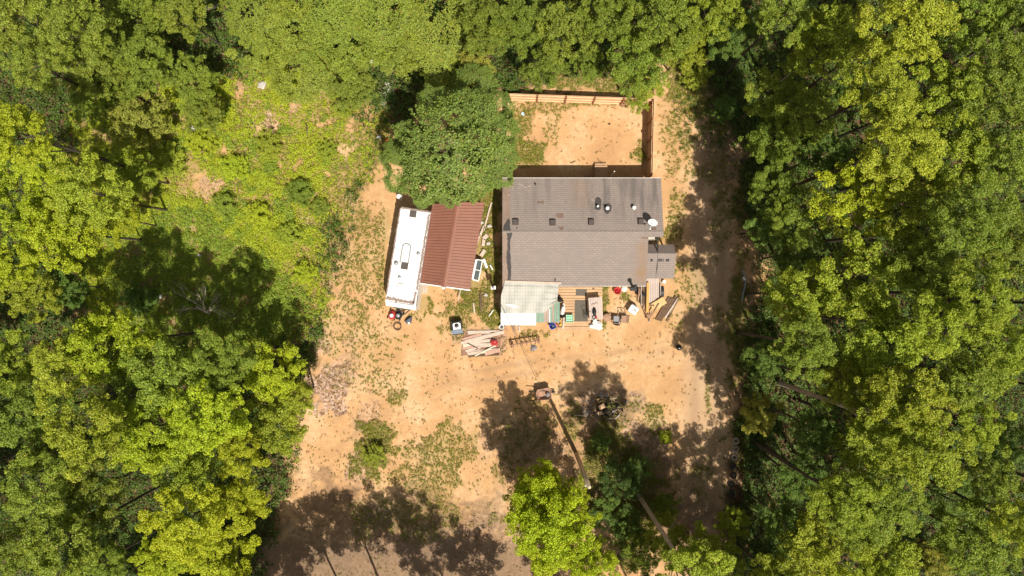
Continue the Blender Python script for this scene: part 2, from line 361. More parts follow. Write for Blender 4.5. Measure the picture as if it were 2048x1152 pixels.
# ------------------------------------------------------------------ leaves
def leaf_material(name, hue=0.0, glow=0.22):
    t = NT(name); g = t.n('ShaderNodeNewGeometry'); oi = t.n('ShaderNodeObjectInfo'); c = t.coord()
    k = t.math('ADD', t.math('MULTIPLY', g.outputs['Random Per Island'], 0.95), 0.52)
    cb = t.n('ShaderNodeCombineColor'); [t.l(k, cb.inputs[i]) for i in range(3)]
    col = t.mix(1.0, oi.outputs['Color'], cb.outputs[0], 'MULTIPLY')
    nz = t.noise(c, 1.6, 2)
    col = t.mix(t.ramp(nz, [(0.42,(0,0,0)),(0.62,(0.5,)*3)]), col, t.mix(1.0, col, (1.15,1.08,0.7), 'MULTIPLY'))
    col = t.mix(t.ramp(g.outputs['Random Per Island'], [(0.972,(0,0,0)),(0.978,(0.8,)*3)]), col, (0.30,0.17,0.05))
    t.l(col, t.p.inputs['Base Color']); t.p.inputs['Roughness'].default_value = 0.5; t.p.inputs['Specular IOR Level'].default_value = 0.22
    tr = t.n('ShaderNodeBsdfTranslucent'); t.l(t.mix(1.0, col, (1.35,1.55,0.5), 'MULTIPLY'), tr.inputs['Color'])
    mx = t.n('ShaderNodeMixShader'); mx.inputs[0].default_value = glow
    t.l(t.p.outputs[0], mx.inputs[1]); t.l(tr.outputs[0], mx.inputs[2]); t.l(mx.outputs[0], t.out.inputs['Surface'])
    return t.m
M['leaf'] = leaf_material('leaf')
def nrm(a): return a / np.maximum(np.linalg.norm(a, axis=1, keepdims=True), 1e-6)
def leaf_quads(P, N, size, rng, aspect=0.75):
    n = len(P); N = nrm(N); r = nrm(rng.normal(size=(n, 3))); T = nrm(np.cross(N, r)); B = np.cross(N, T)
    s = (size * rng.uniform(0.65, 1.3, (n, 1)))
    V = np.stack([P - T*s*0.5, P + B*s*0.5*aspect - N*s*0.12, P + T*s*0.5, P - B*s*0.5*aspect - N*s*0.12], 1).reshape(-1, 3)
    return V, np.arange(4*n).reshape(n, 4)
def rdir(rng, n, zmin=-1.0):
    z = rng.uniform(zmin, 1, n); t = rng.uniform(0, 2*np.pi, n); r = np.sqrt(1-z*z)
    return np.stack([r*np.cos(t), r*np.sin(t), z], 1)
def lumpy_crown(seed, nring=6, tufts=14, per=215, leaf=0.0355):
    """unit crown (radius about 1): limbs end in lobes, each lobe a heap of leafy tufts"""
    rng = np.random.default_rng(seed); P, N = [], []
    L = [(np.array([rng.uniform(-.15,.15), rng.uniform(-.15,.15), 0.62]), 0.30)]
    for ring, (k, el, rr) in enumerate(((nring-1, 0.75, 0.64), (nring+1, 0.25, 0.76), (nring+2, -0.25, 0.80), (nring, -0.7, 0.66))):
        o = rng.uniform(0, 6.28)
        for i in range(k):
            if rng.random() < 0.14: continue
            a = o + 6.283*(i + rng.uniform(-.3,.3))/k; e = el + rng.uniform(-.2,.2); d = rr*rng.uniform(.62,1.28)
            L.append((np.array([d*math.cos(a)*math.cos(e), d*math.sin(a)*math.cos(e), d*math.sin(e)*1.1 + 0.06]), rng.uniform(.17,.32)))
    for c, R in L:
        k = max(4, int(tufts*(R/.32)**1.6)); d = rdir(rng, k, -0.35); tc = c + d*R*rng.uniform(.55,1.2,(k,1))*np.array([1,1,.85])
        for q in tc:
            r = rng.uniform(.055,.125); m = int(per*(r/.125)**2)
            u = rdir(rng, m, -0.75); rad = rng.uniform(.35,1.0,(m,1))**0.5
            P.append(q + u*r*rad*np.array([1.15,1.15,.5])); N.append(u*.6 + np.array([0,0,.5]) + rng.normal(size=(m,3))*.48)
        m = int(per*.35); u = rdir(rng, m); P.append(c + u*R*rng.uniform(.1,.8,(m,1))); N.append(u*.4 + np.array([0,0,.5]) + rng.normal(size=(m,3))*.6)
    V, F = leaf_quads(np.concatenate(P), np.concatenate(N), leaf, rng)
    return np_mesh('crown', V, F)
def smooth_crown(seed, n=19000, leaf=0.042, holes=0.40):
    """dense unit crown with a close even surface of small leaves and a few dark dents"""
    rng = np.random.default_rng(seed); d = rdir(rng, n, -0.35)
    b = fbm(d[:,0]*3.0+9, d[:,1]*3.0+d[:,2]+9, seed, 2)*.62 + fbm(d[:,0]*6+9, d[:,1]*6+9+d[:,2]*3, seed+3)*.36 + fbm(d[:,0]*15+19, d[:,1]*15+19+d[:,2]*6, seed+4)*.26 + 0.40
    hl = fbm(d[:,0]*4+30, d[:,1]*4+30+d[:,2], seed+8)
    P = d*(b*rng.uniform(.86,1.02,n))[:,None]*np.array([1,1,.85]); keep = hl > holes + 0.02 - 0.08*rng.random(n)
    N = d*.55 + np.array([0,0,.7]) + rng.normal(size=(n,3))*.42
    V, F = leaf_quads(P[keep], N[keep], leaf, rng)
    return np_mesh('crown', V, F)
LUMPY = [lumpy_crown(s, nr) for s, nr in ((1,6),(2,5),(3,7),(4,6),(5,5))]
for me in LUMPY: me.materials.append(M['leaf'])
FINE = [smooth_crown(s) for s in (21,22,23)]
for me in FINE: me.materials.append(M['leaf'])
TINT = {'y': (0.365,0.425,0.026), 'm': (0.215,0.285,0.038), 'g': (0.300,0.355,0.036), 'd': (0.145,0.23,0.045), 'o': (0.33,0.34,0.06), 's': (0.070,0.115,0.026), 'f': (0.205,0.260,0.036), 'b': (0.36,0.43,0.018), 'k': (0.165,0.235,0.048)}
n_tree = [0]
def plant_tree(name, cx, cy, zc, rx, rz, tint, label, cat='tree', group=None, kind='L', ry=None, trunk_r=None, lean=None, foot=None, bark='pine_bark'):
    """crown centre (cx, cy, zc) in metres; trunk from the ground up into it"""
    i = n_tree[0]; n_tree[0] += 1; rr = random.Random(i*7+3)
    out = Vector((cx, cy, 0)); k = 0.25 + 0.02*zc
    base = Vector(foot) if foot else Vector((cx, cy, 0)) + (out.normalized()*k if out.length > 1 else Vector((0,0,0)))
    base.z = -0.1
    root = empty(name, base, label, cat, group)
    me = (LUMPY if kind == 'L' else FINE)[i % (5 if kind == 'L' else 3)]
    cr = link_mesh('crown', me, None, root); cr.location = Vector((cx, cy, zc)) - base
    cr.rotation_euler = (0, 0, rr.uniform(0, 6.28)); cr.scale = (rx, ry or rx, rz)
    j = rr.uniform(.88, 1.12); t = TINT[tint]; cr.color = (t[0]*j*rr.uniform(.93,1.06), t[1]*j, t[2]*j, 1)
    mb = MB(); tr = trunk_r or (0.035 + zc*0.0062); top = Vector((cx, cy, zc)) ; mid = base.lerp(top, .5) + Vector((rr.uniform(-.15,.15), rr.uniform(-.15,.15), 0))
    mb.tube([base, base.lerp(mid,.08), mid, base.lerp(top,.86), top + Vector((0,0,rz*.35))], [tr*1.35, tr, tr*.8, tr*.5, tr*.12], 8)
    for q in range(5):
        a = rr.uniform(0, 6.28); s = base.lerp(top, rr.uniform(.62,.9)); e = top + Vector((math.cos(a)*rx*.62, math.sin(a)*rx*.62, rr.uniform(-.2,.4)*rz))
        mb.tube([s, s.lerp(e,.5)+Vector((0,0,.15)), e], [tr*.42, tr*.26, tr*.06], 5, False)
    mb.build('trunk', M[bark], root, True)
    return root
def tree(px, py, rpx, ztop, tint, label, kind='L', name='maple_tree', el=1.12, **kw):
    """crown whose middle is seen at photo pixel (px, py), rpx photo pixels in radius"""
    if ztop > 8 and kind == 'L' and name == 'maple_tree': ztop += ((n_tree[0]*37) % 11 - 5)*.5; rpx *= .95
    R = rpx*(CAM_H-ztop*0.85)/FOC; rz = R*el; zc = max(ztop - rz*0.85, R*.6); p = at(px, py, zc)
    return plant_tree(name, p.x, p.y, zc, R, rz, tint, label, kind=kind, **kw)

# ------------------------------------------------------------------ house
def shingles():
    t = NT('shingles'); c = t.coord()
    br = t.n('ShaderNodeTexBrick'); t.l(c, br.inputs['Vector']); br.inputs['Scale'].default_value = 1.0
    br.inputs['Brick Width'].default_value = 0.31; br.inputs['Row Height'].default_value = 0.142; br.inputs['Mortar Size'].default_value = 0.011
    br.inputs['Mortar Smooth'].default_value = 0.2; br.inputs['Bias'].default_value = -0.1
    br.inputs['Color1'].default_value = (0.292,0.240,0.216,1); br.inputs['Color2'].default_value = (0.258,0.212,0.191,1); br.inputs['Mortar'].default_value = (0.165,0.138,0.130,1)
    n1 = t.noise(c, 0.9, 5); n2 = t.noise(c, 40, 2, 0.7); n3 = t.noise(c, 1.0, 4, 0.6, stretch=(2.2, 0.22, 1))
    col = t.mix(t.ramp(n1, [(0.35,(0.35,)*3),(0.6,(0,0,0))]), br.outputs['Color'], (0.225,0.188,0.175))
    col = t.mix(t.ramp(n2, [(0.35,(0.35,)*3),(0.55,(0,0,0))]), col, (0.14,0.12,0.115))
    col = t.mix(t.math('MULTIPLY', t.attr('stain'), t.ramp(n3, [(0.42,(0,0,0)),(0.62,(0.62,)*3)])), col, (0.10,0.088,0.085))
    col = t.mix(t.math('MULTIPLY', t.attr('rust'), t.ramp(n1, [(0.3,(0.5,)*3),(0.6,(1,1,1))])), col, (0.26,0.165,0.10))
    t.l(col, t.p.inputs['Base Color']); t.p.inputs['Roughness'].default_value = 0.92; t.p.inputs['Specular IOR Level'].default_value = 0.15
    t.bump(t.math('ADD', t.math('MULTIPLY', br.outputs['Fac'], -1.0), t.math('MULTIPLY', n2, 0.5)), 0.45, 0.012)
    return t.m
M['shingles'] = shingles()
M['brown_shingle'] = simple('brown_shingle', (0.26,0.185,0.145), 0.9, 0.3, 5, stretch=(3,1,1))
M['tar'] = simple('tar_patch', (0.062,0.056,0.056), 0.9, 0.25, 8)
M['patch'] = simple('bare_patch', (0.17,0.115,0.085), 0.9, 0.3, 8)
EV, RG, EL, ER, EB, ET = 2.7, 3.5, -0.66, 10.33, 0.14, 7.62          # eave / ridge heights, left, right, bottom (front), top (back)
YR = 3.83
def roof_z(y): return EV + (RG-EV)*(1-abs(y-YR)/((ET-YR) if y > YR else (YR-EB)))
house = empty('house', (EL, EB, 0), 'grey shingled single-storey house with a rectangular gable roof', 'house')
mb = MB().prism([(EL+.3,EB+.35),(9.0,EB+.35),(9.0,YR-.45),(10.05,YR-.45),(10.05,ET-.3),(EL+.3,ET-.3)], 0, 2.66)
mb.add([(EL+.3,EB+.35,2.66),(EL+.3,ET-.3,2.66),(EL+.3,YR,3.4)],[(0,1,2)]).add([(10.05,EB+.35,2.66),(10.05,ET-.3,2.66),(10.05,YR,3.4)],[(0,1,2)])
mb.build('wall', M['siding'], house)
def roof_sheet(x0, x1, y0, y1, zf, step=0.12):
    xs = np.linspace(x0, x1, max(2, int((x1-x0)/step))); ys = np.linspace(y0, y1, max(2, int((y1-y0)/step)))
    return [[(x, y, zf(y)) for x in xs] for y in ys]
def roof_object(name, sheets, parent, stain=True):
    mb = MB()
    for s in sheets:
        mb.sheet(s); a, b, c, d = s[0][0], s[0][-1], s[-1][-1], s[-1][0]
        lo = lambda p, h: (p[0], p[1], p[2]-h)
        mb.hexa([lo(a,.13), lo(b,.13), lo(c,.13), lo(d,.13), lo(a,.006), lo(b,.006), lo(c,.006), lo(d,.006)])
    V = np.array(mb.v); x, y = V[:,0], V[:,1]; o = mb.build(name, M['shingles'], parent)
    if stain:
        st = sstep(YR+.2, YR+2.2, y)*(0.25+0.75*np.clip(sstep(4.3,5.2,x)+np.exp(-((x-1.8)/1.0)**2)*.6,0,1)) + 0.3*sstep(EB+.5,EB,y)*sstep(3.2,3.6,x)
        ru = np.exp(-((x-8.95)/0.42)**2)*sstep(YR-.3,YR-1.2,y)*sstep(EB-.2,EB+.9,y)*0.75 + 0.25*np.exp(-((x-8.8)/.5)**2)*(y<1.2)
        ru += 0.3*np.exp(-((x-4.7)/.7)**2)*(y>5.5)
        for nm, a in (('stain', st), ('rust', ru)): o.data.attributes.new(nm, 'FLOAT', 'POINT').data.foreach_set('value', a.astype(np.float32))
    return o
roof = roof_object('roof', [roof_sheet(EL, ER, YR, ET, roof_z), roof_sheet(EL, 9.31, EB, YR-.001, roof_z), roof_sheet(9.315, ER, YR-.34, YR-.001, roof_z)], house)
mb = MB()                                                             # ridge cap
for k in range(36):
    x = EL + 0.305*k; mb.hexa([(x,YR-.15,RG-.035),(min(x+.3,ER),YR-.15,RG-.035),(min(x+.3,ER),YR+.15,RG-.033),(x,YR+.15,RG-.033),(x,YR-.02,RG+.018),(min(x+.3,ER),YR-.02,RG+.014),(min(x+.3,ER),YR+.02,RG+.014),(x,YR+.02,RG+.018)])
ridge = mb.build('ridge_cap', M['shingles'], roof)
def on_roof(px, py):
    z = 3.2
    for _ in range(4): p = at(px, py, z); z = roof_z(min(max(p.y, EB), ET))
    return at(px, py, z)
def patch(name, mat, pts, parent=None, dz=0.012, jag=0.03, seed=1):
    """flat patch lying on the roof, outline in photo pixels"""
    r = random.Random(seed); P = []
    for i, a in enumerate(pts):
        b = pts[(i+1) % len(pts)]; m = max(1, int(math.hypot(b[0]-a[0], b[1]-a[1])/5))
        for k in range(m):
            q = on_roof(a[0]+(b[0]-a[0])*k/m, a[1]+(b[1]-a[1])*k/m); P.append(Vector((q.x+r.uniform(-jag,jag), q.y+r.uniform(-jag,jag), 0)))
    ar = sum(P[i].x*P[(i+1)%len(P)].y - P[(i+1)%len(P)].x*P[i].y for i in range(len(P)))
    if ar < 0: P.reverse()
    n = len(P); z = lambda q, d: roof_z(min(max(q.y, EB), ET)) + d
    MB().add([(q.x,q.y,z(q,-.01)) for q in P]+[(q.x,q.y,z(q,dz)) for q in P], [tuple(range(n,2*n))]+[(k,(k+1)%n,n+(k+1)%n,n+k) for k in range(n)]).build(name, mat, parent or roof)
for (ya, yb) in ((358,462),(463,571)):
    patch('edge_strip', M['brown_shingle'], [(1005.5,ya),(1020,ya),(1021,yb),(1006,yb)], dz=.008, jag=.015, seed=ya)
patch('tar_patch', M['tar'], [(1016,437),(1020,440),(1021,455),(1021,462),(1006,462),(1007,450),(1012,443)], seed=3)
patch('tar_patch', M['tar'], [(1014,463),(1026,463),(1024,468),(1021,478),(1020,500),(1022,530),(1021,571),(1013,571),(1016,545),(1013,520),(1015,490)], seed=4)
for i, pts in enumerate(([(1075,402),(1087,402),(1087,407),(1075,407)], [(1113,428),(1126,427),(1128,434),(1120,437),(1113,432)], [(1116,454),(1126,453),(1128,457),(1122,461)], [(1303,455),(1312,455),(1312,459),(1303,459)], [(1283,475),(1295,474),(1296,478),(1284,478)])):
    patch('bare_patch', M['patch'], pts, seed=10+i, jag=.02)
patch('pipe_flashing', M['tar'], [(1190,397),(1196,394),(1202,398),(1202,418),(1196,421),(1189,417)], seed=20)
patch('pipe_flashing', M['tar'], [(1206,408),(1212,408),(1218,406),(1223,411),(1223,421),(1214,428),(1206,420)], seed=21)
patch('water_mark', M['tar'], [(1109,556),(1112,557),(1112,563),(1109,562)], seed=24)
def box_vent(px, py):
    p = on_roof(px, py); v = MB(); s = .16
    v.hexa([p+Vector(q) for q in [(-.22,-.22,0.0),(.22,-.22,0.0),(.22,.22,-.02),(-.22,.22,-.02),(-s,-s,.24),(s,-s,.24),(s,s,.20),(-s,s,.20)]])
    o = v.build('box_vent', M['vent_brown'], roof)
M['vent_brown'] = simple('vent_brown', (0.085,0.07,0.066), 0.7, 0.2, 8)
for q in ((1031,444),(1105,445),(1182,444),(1281,443)): box_vent(*q)
def roof_pipe(px, py, r, h, mat, name='vent_pipe', cap=None):
    p = on_roof(px, py); MB().lathe(p, [(r,-.05),(r,h)] if not cap else [(r*.8,-.05),(r*.8,h*.7),(r,h*.7),(r*1.02,h*.8),(r*.85,h)], 16).build(name, mat, roof, True)
roof_pipe(1195,413,.07,.30,M['white_plastic']); roof_pipe(1214,417,.13,.32,M['white_metal'],cap=1); roof_pipe(1267,416,.14,.34,M['white_metal'],cap=1)
roof_pipe(1071,369,.05,.22,M['dark_metal']); roof_pipe(1034,456,.04,.06,M['dark_metal'])
p = on_roof(1265,571); MB().tube([p+Vector((0,-.08,-1.6)), p+Vector((0,-.08,.95))], .085, 12).lathe(p+Vector((0,-.08,.92)), [(.09,0),(.15,.03),(.15,.10),(.05,.16)], 14).build('stove_pipe', M['dark_metal'], house, True)
# satellite dish (fixed to the roof): a part with dish, arm and mast as its pieces
dp = on_roof(1301,452)
mast = MB().tube([dp+Vector((0,0,-.02)), dp+Vector((0,.02,.5)), dp+Vector((-.03,.12,.75))], .03, 8).box(dp+Vector((0,0,.01)), (.22,.22,.02)).build('satellite_dish', M['grey_metal'], roof, True)
def rel(mb_, name, mat, par, smooth=True):          # piece of a part of a part: keep world place
    me = bpy.data.meshes.new(name); off = house.location
    me.from_pydata([tuple(Vector(v)-off) for v in mb_.v], [], mb_.f); me.update()
    if smooth:
        for f in me.polygons: f.use_smooth = True
    return link_mesh(name, me, mat, par)
dn = Vector((-.32,-.72,.62)).normalized(); R3 = dn.to_track_quat('Z','Y').to_matrix(); ctr = dp + Vector((.02,.22,.72)); v = MB(); pr = [(0.02,.0),(.16,.012),(.30,.045),(.40,.085),(.41,.075),(.30,.03),(.16,-.004),(.02,-.016)]
vs, fs = [], []; n = 28
for r, z in pr:
    for k in range(n): t_ = 2*math.pi*k/n; vs.append(ctr + R3 @ Vector((r*.80*math.cos(t_), r*.74*math.sin(t_), z)))
for i in range(len(pr)):
    for k in range(n): j = (i+1) % len(pr); fs.append((i*n+k, i*n+(k+1)%n, j*n+(k+1)%n, j*n+k))
v.add(vs, fs)
v.tube([ctr + R3 @ Vector((0,-.36,.06)), ctr + R3 @ Vector((0,-.30,.44))], .018, 6).box(ctr + R3 @ Vector((0,-.27,.46)), (.09,.09,.12))
v.build('dish_reflector', M['white_metal'], roof, True)
v = MB(); a = on_roof(1304,455); b = on_roof(1306,470)
v.tube([a+Vector((0,0,.02)), a.lerp(b,.5)+Vector((.02,0,.025)), b+Vector((0,0,.02))], .012, 5); v.build('roof_cable', M['wire'], roof)
for q in ([(1018,360),(1023,366)],[(1038,367),(1052,375),(1063,370)],[(1014,390),(1019,390)],[(1025,374),(1026,379)],[(1051,377),(1053,381)],[(1183,398),(1187,402)]):
    MB().tube([on_roof(*s)+Vector((0,0,.03)) for s in q], .018, 5).thing('fallen_twig', M['pale_wood'], 'thin bare twig lying on the upper slope of the grey roof', 'twig', 'twigs on the grey roof')
# fascia, gutter, windows and doors of the walls
MB().box(((EL+9.3)/2, EB-.012, EV-.07), (9.96,.024,.16)).build('fascia', M['white_metal'], house)
MB().box(((EL+ER)/2, ET+.012, EV-.07), (10.99,.024,.16)).build('fascia', M['white_metal'], house)
for x, y, w in ((6.2,EB+.35,1.2),(1.5,ET-.3,1.2),(7.9,ET-.3,1.0)):
    s = -1 if y < 3 else 1
    w_ = MB().box((x, y+s*.02, 1.5), (w+.16,.06,1.16)).build('window', M['white_plastic'], house)
    me = MB().box((x, y+s*.036, 1.5), (w,.05,1.0)); rel(me, 'pane', M['glass'], w_, False)
for x, y, s in ((4.4,EB+.35,-1),(6.35,ET-.3,1)):
    d_ = MB().box((x, y+s*.025, 1.35), (.92,.06,2.05)).build('door', M['white_plastic'], house)
    rel(MB().tube([Vector((x+.36, y+s*.10, 1.3)), Vector((x+.36, y+s*.05, 1.3))], .03, 8), 'handle', M['grey_metal'], d_)
# side entry porch
PX0, PX1 = 9.33, at(1350,520,2.7).x; PY0, PYR, PY1 = at(0,557,2.4).y, at(0,507,3.05).y, at(0,489,2.4).y
pz = lambda y: 2.4 + .65*(1-(abs(y-PYR)/((PY1-PYR) if y > PYR else (PYR-PY0))))
pr_ = roof_object('porch_roof', [roof_sheet(PX0, PX1-.03, PYR, PY1, pz), roof_sheet(PX0, PX1, PY0, PYR-.001, pz)], house, False)
for xs in ((1301,1306),(1317,1325),(1326.5,1328),(1332,1339)):
    a, b = at(xs[0],517.5,2.95), at(xs[1],523,2.95); q = [(a.x,b.y),(b.x,b.y),(b.x,a.y),(a.x,a.y)]
    MB().add([(x,y,pz(y)+.012) for x,y in q]+[(x,y,pz(y)-.02) for x,y in q], [(0,1,2,3),(0,4,5,1),(1,5,6,2),(2,6,7,3),(3,7,4,0)]).build('shingle_gap', M['tar'], house)
for x, y in ((PX1-.15,PY0+.15),(PX1-.15,PY1-.1)): MB().box((x,y,1.16), (.10,.10,2.32)).build('porch_post', M['grey_wood'], house)
MB().box(((PX0+PX1)/2-.1,(PY0+PY1)/2,.2), (PX1-PX0-.2,PY1-PY0-.3,.4)).build('porch_floor', M['grey_wood'], house)

# ------------------------------------------------------------------ lean-to with tarp on the front left corner of the house
def tarp_mat():
    t = NT('tarp'); c = t.coord(); br = t.n('ShaderNodeTexBrick'); t.l(c, br.inputs['Vector']); br.offset = 0
    br.inputs['Scale'].default_value = 1; br.inputs['Brick Width'].default_value = .19; br.inputs['Row Height'].default_value = .24; br.inputs['Mortar Size'].default_value = .012
    br.inputs['Color1'].default_value = (.345,.34,.31,1); br.inputs['Color2'].default_value = (.385,.375,.335,1); br.inputs['Mortar'].default_value = (.215,.22,.20,1)
    n1 = t.noise(c, 1.4, 5)
    t.l(t.mix(t.ramp(n1, [(0.4,(0,0,0)),(0.65,(.6,)*3)]), br.outputs[0], (.42,.395,.35)), t.p.inputs['Base Color']); t.p.inputs['Roughness'].default_value = .6
    t.bump(t.noise(c, 3, 4), .3, .03); return t.m
M['tarp'] = tarp_mat()
M['green_metal'] = simple('green_metal', (0.20,0.30,0.235), 0.55, 0.2, 4, stretch=(5,.6,1)); M['brown_metal'] = simple('brown_metal', (0.36,0.27,0.23), 0.6, 0.3, 4, stretch=(5,.6,1))
def lz(y): return 2.25 + 0.16*(y - at(0,650,2.2).y)              # rises toward the house
def lp(px, py, dz=0):
    z = 2.3
    for _ in range(3): z = lz(at(px, py, z).y)
    p = at(px, py, z); p.z += dz; return p
lean = empty('lean_to', tuple(at(1060,610,0)), 'low lean-to shelter roofed with a beige tarp, white and green metal sheets', 'lean-to')
g_ = []
for j in range(25):
    v_ = j/24; row = []
    for i in range(37):
        u = i/36; xl = 1010-8*min(1,v_*2.2); xr = 1117.5-4*v_; x = xl+(xr-xl)*u; y = 563+4*u+(626-563-4*u)*v_
        if u > .78: y -= (u-.78)/.22*24*v_**2
        fold = .035*math.sin(u*23+v_*4)*(.3+v_)*.6 + .05*math.exp(-((u-.12-v_*.12)/.018)**2)*(v_ < .5) + .06*math.exp(-((v_-.17)/.025)**2) + .035*max(0,u-.6)*math.sin((v_*9-u*6)*3)*2
        row.append(lp(x, y, .09+fold*1.15))
    g_.append(row)
MB().sheet(g_).build('tarp', M['tarp'], lean, True)
v = MB(); a0, b0 = lp(1009.5,563,.10), lp(1122,566.5,.10); v.beam(a0, b0, .14, .05); v.build('batten', M['pale_wood'], lean)
def corr(x0, x1, y0, y1, pitch, amp, mat, name, dz=.0):
    n_ = max(4, int((x1-x0)/1.0)*2); rows = []
    for y in np.linspace(y0, y1, 6): rows.append([lp(x, y, dz + amp*math.sin(2*math.pi*(x-x0)/pitch)) for x in np.linspace(x0, x1, n_)])
    MB().sheet(rows).build(name, mat, lean, False)
corr(1001.5,1072,624,650.5,3.5,.012,M['white_metal'],'white_panel')
for i, (a, b, c_) in enumerate(((1072.3,1078,'green_metal'),(1078.2,1084,'green_metal'),(1084.2,1088,'green_metal'),(1088.2,1093,'brown_metal'),(1093.2,1098,'brown_metal'),(1098.2,1100,'white_metal'),(1100.2,1104,'green_metal'),(1104.2,1108,'brown_metal'),(1108.2,1113,'green_metal'))):
    corr(a, b, 604 if a > 1099 else 618, 645, 4, .014, M[c_], 'corrugated_panel', -.02)
corr(1113.3,1119.5,604,645,3,.014,M['green_metal'],'corrugated_panel')
a, b = lp(1012,609,.13), lp(1037,611,.13); MB().hexa([a+Vector((0,-.04,-.05)),b+Vector((-.3,-.16,-.05)),b+Vector((0,0,-.05)),a+Vector((0,.05,-.05)),a+Vector((0,-.04,0)),b+Vector((-.3,-.16,0.03)),b,a+Vector((0,.05,0))]).build('torn_flap', M['white_plastic'], lean)
for x, y in ((1005,645),(1040,645),(1070,645),(1113,640),(1006,575),(1112,575)):
    p = lp(x, y); MB().box((p.x,p.y,(p.z-.1)/2), (.09,.09,p.z-.1)).build('post', M['grey_wood'], lean)
p, q = lp(1003.5,648), lp(1005,580); MB().hexa([(p.x-.02,p.y,0),(p.x+.02,p.y,0),(q.x+.02,q.y,0),(q.x-.02,q.y,0),(p.x-.02,p.y,p.z-.06),(p.x+.02,p.y,p.z-.06),(q.x+.02,q.y,q.z-.06),(q.x-.02,q.y,q.z-.06)]).build('side_panel', M['grey_wood'], lean)

# ------------------------------------------------------------------ deck and what stands on it
DZ = .45
deck = empty('deck', tuple(at(1160,615,0)), 'wooden deck of brown boards in front of the grey house', 'deck')
v = MB(); ys = np.linspace(574, 653, 15); r_ = random.Random(3)
for i in range(len(ys)-1):
    a, b = at(1112,ys[i]+.3,DZ), at(1205+.4*r_.uniform(-1,1),ys[i+1]-.3,DZ)
    v.box(((a.x+b.x)/2,(a.y+b.y)/2,DZ-.02+r_.uniform(-.003,.003)), (b.x-a.x, a.y-b.y-.006, .04))
v.build('deck_boards', M['deck_wood'], deck)
v = MB()
for i in range(2):
    a, b = at(1113,653.5+i*4,DZ-.18), at(1203,657+i*4,DZ-.18); v.box(((a.x+b.x)/2,(a.y+b.y)/2,DZ-.2), (b.x-a.x,a.y-b.y,.04))
v.build('step', M['deck_wood'], deck)
for x, y in ((1115,577),(1203,577),(1115,650),(1203,650)):
    p = at(x,y,DZ); MB().box((p.x,p.y,.2), (.1,.1,.4)).build('post', M['deck_wood'], deck)
def mat_rug(pts, z, name, mat, label, cat, t_=.015):
    P = [at(x,y,z) for x,y in pts]; n_ = len(P)
    if sum(P[i].x*P[(i+1)%n_].y-P[(i+1)%n_].x*P[i].y for i in range(n_)) < 0: P.reverse()
    return MB().add([(p.x,p.y,z) for p in P]+[(p.x,p.y,z+t_) for p in P], [tuple(range(n_,2*n_)),tuple(range(n_-1,-1,-1))]+[(k,(k+1)%n_,n_+(k+1)%n_,n_+k) for k in range(n_)]).thing(name, mat, label, cat)
mat_rug([(1152,578),(1174,578.5),(1173,592),(1151.5,591)], DZ+.006, 'door_mat', M['rug'], 'small dark doormat on the deck just below the house eave', 'doormat')
mat_rug([(1150,600),(1173,600.5),(1176,643),(1149,643)], DZ+.006, 'rug', M['rug'], 'long dark brown rug in the middle of the deck beside the plank table', 'rug')
def corner_table(pts, z, name, mat, label, cat, nb=6, leg=.07, legmat=None, z0=0.0):
    """plank-topped table, corners TL TR BR BL in photo pixels"""
    P = [at(x,y,z) for x,y in pts]; c = sum(P, Vector())/4; root = empty(name, (c.x,c.y,z0), label, cat); v = MB()
    for i in range(nb):
        u0, u1 = i/nb+.006, (i+1)/nb-.006; q = [P[3].lerp(P[2],u0), P[3].lerp(P[2],u1), P[0].lerp(P[1],u1), P[0].lerp(P[1],u0)]
        v.hexa([p-Vector((0,0,.04)) for p in q]+q)
    v.build('table_top', mat, root)
    for p in P:
        q = p.lerp(c,.16); MB().box((q.x,q.y,(z0+z-.04)/2), (leg,leg,z-.04-z0)).build('leg', legmat or mat, root)
    return root
corner_table([(1176.5,596),(1203.5,594),(1206.5,637),(1179,640)], DZ+.76, 'plank_table', M['grey_wood'], 'weathered grey plank table on the right side of the deck', 'table', z0=DZ)
TZ = DZ+.76
p, q = at(1183,612.5,TZ+.02), at(1197,607,TZ+.02); MB().beam(p, q, .07, .04).beam(p+Vector((.02,.12,.04)), q+Vector((-.1,.02,.04)), .05, .03).thing('wood_scrap', M['pale_wood'], 'pale strip of scrap wood lying across the grey plank table', 'board')
tool = empty('leaf_blower', tuple(at(1190,630,TZ)), 'black and red power tool lying on the grey plank table', 'power tool')
MB().blob(at(1189,624,TZ+.14), (.13,.30,.13), 4, 12, 8, .05).build('tool_body', M['black_plastic'], tool, True)
MB().tube([at(1191,630,TZ+.1), at(1194,638,TZ+.1)], [.06,.045], 8).build('handle', M['red'], tool, True)
MB().torus(at(1188,635,TZ+.06), .11, .022).build('grip', M['black_plastic'], tool, True)
MB().blob(at(1193,650,DZ+.22), (.42,.26,.25), 8, 16, 8, .22).blob(at(1198,655,DZ+.14), (.25,.18,.16), 9, 12, 6, .3).blob(at(1190,642,DZ+.3), (.16,.2,.2), 12, 12, 6, .3).blob(at(1184,653,DZ+.12), (.2,.14,.14), 13, 12, 6, .3).thing('plastic_sheeting', M['white_plastic'], 'crumpled bright white plastic sheeting at the lower right corner of the deck', 'plastic sheet')
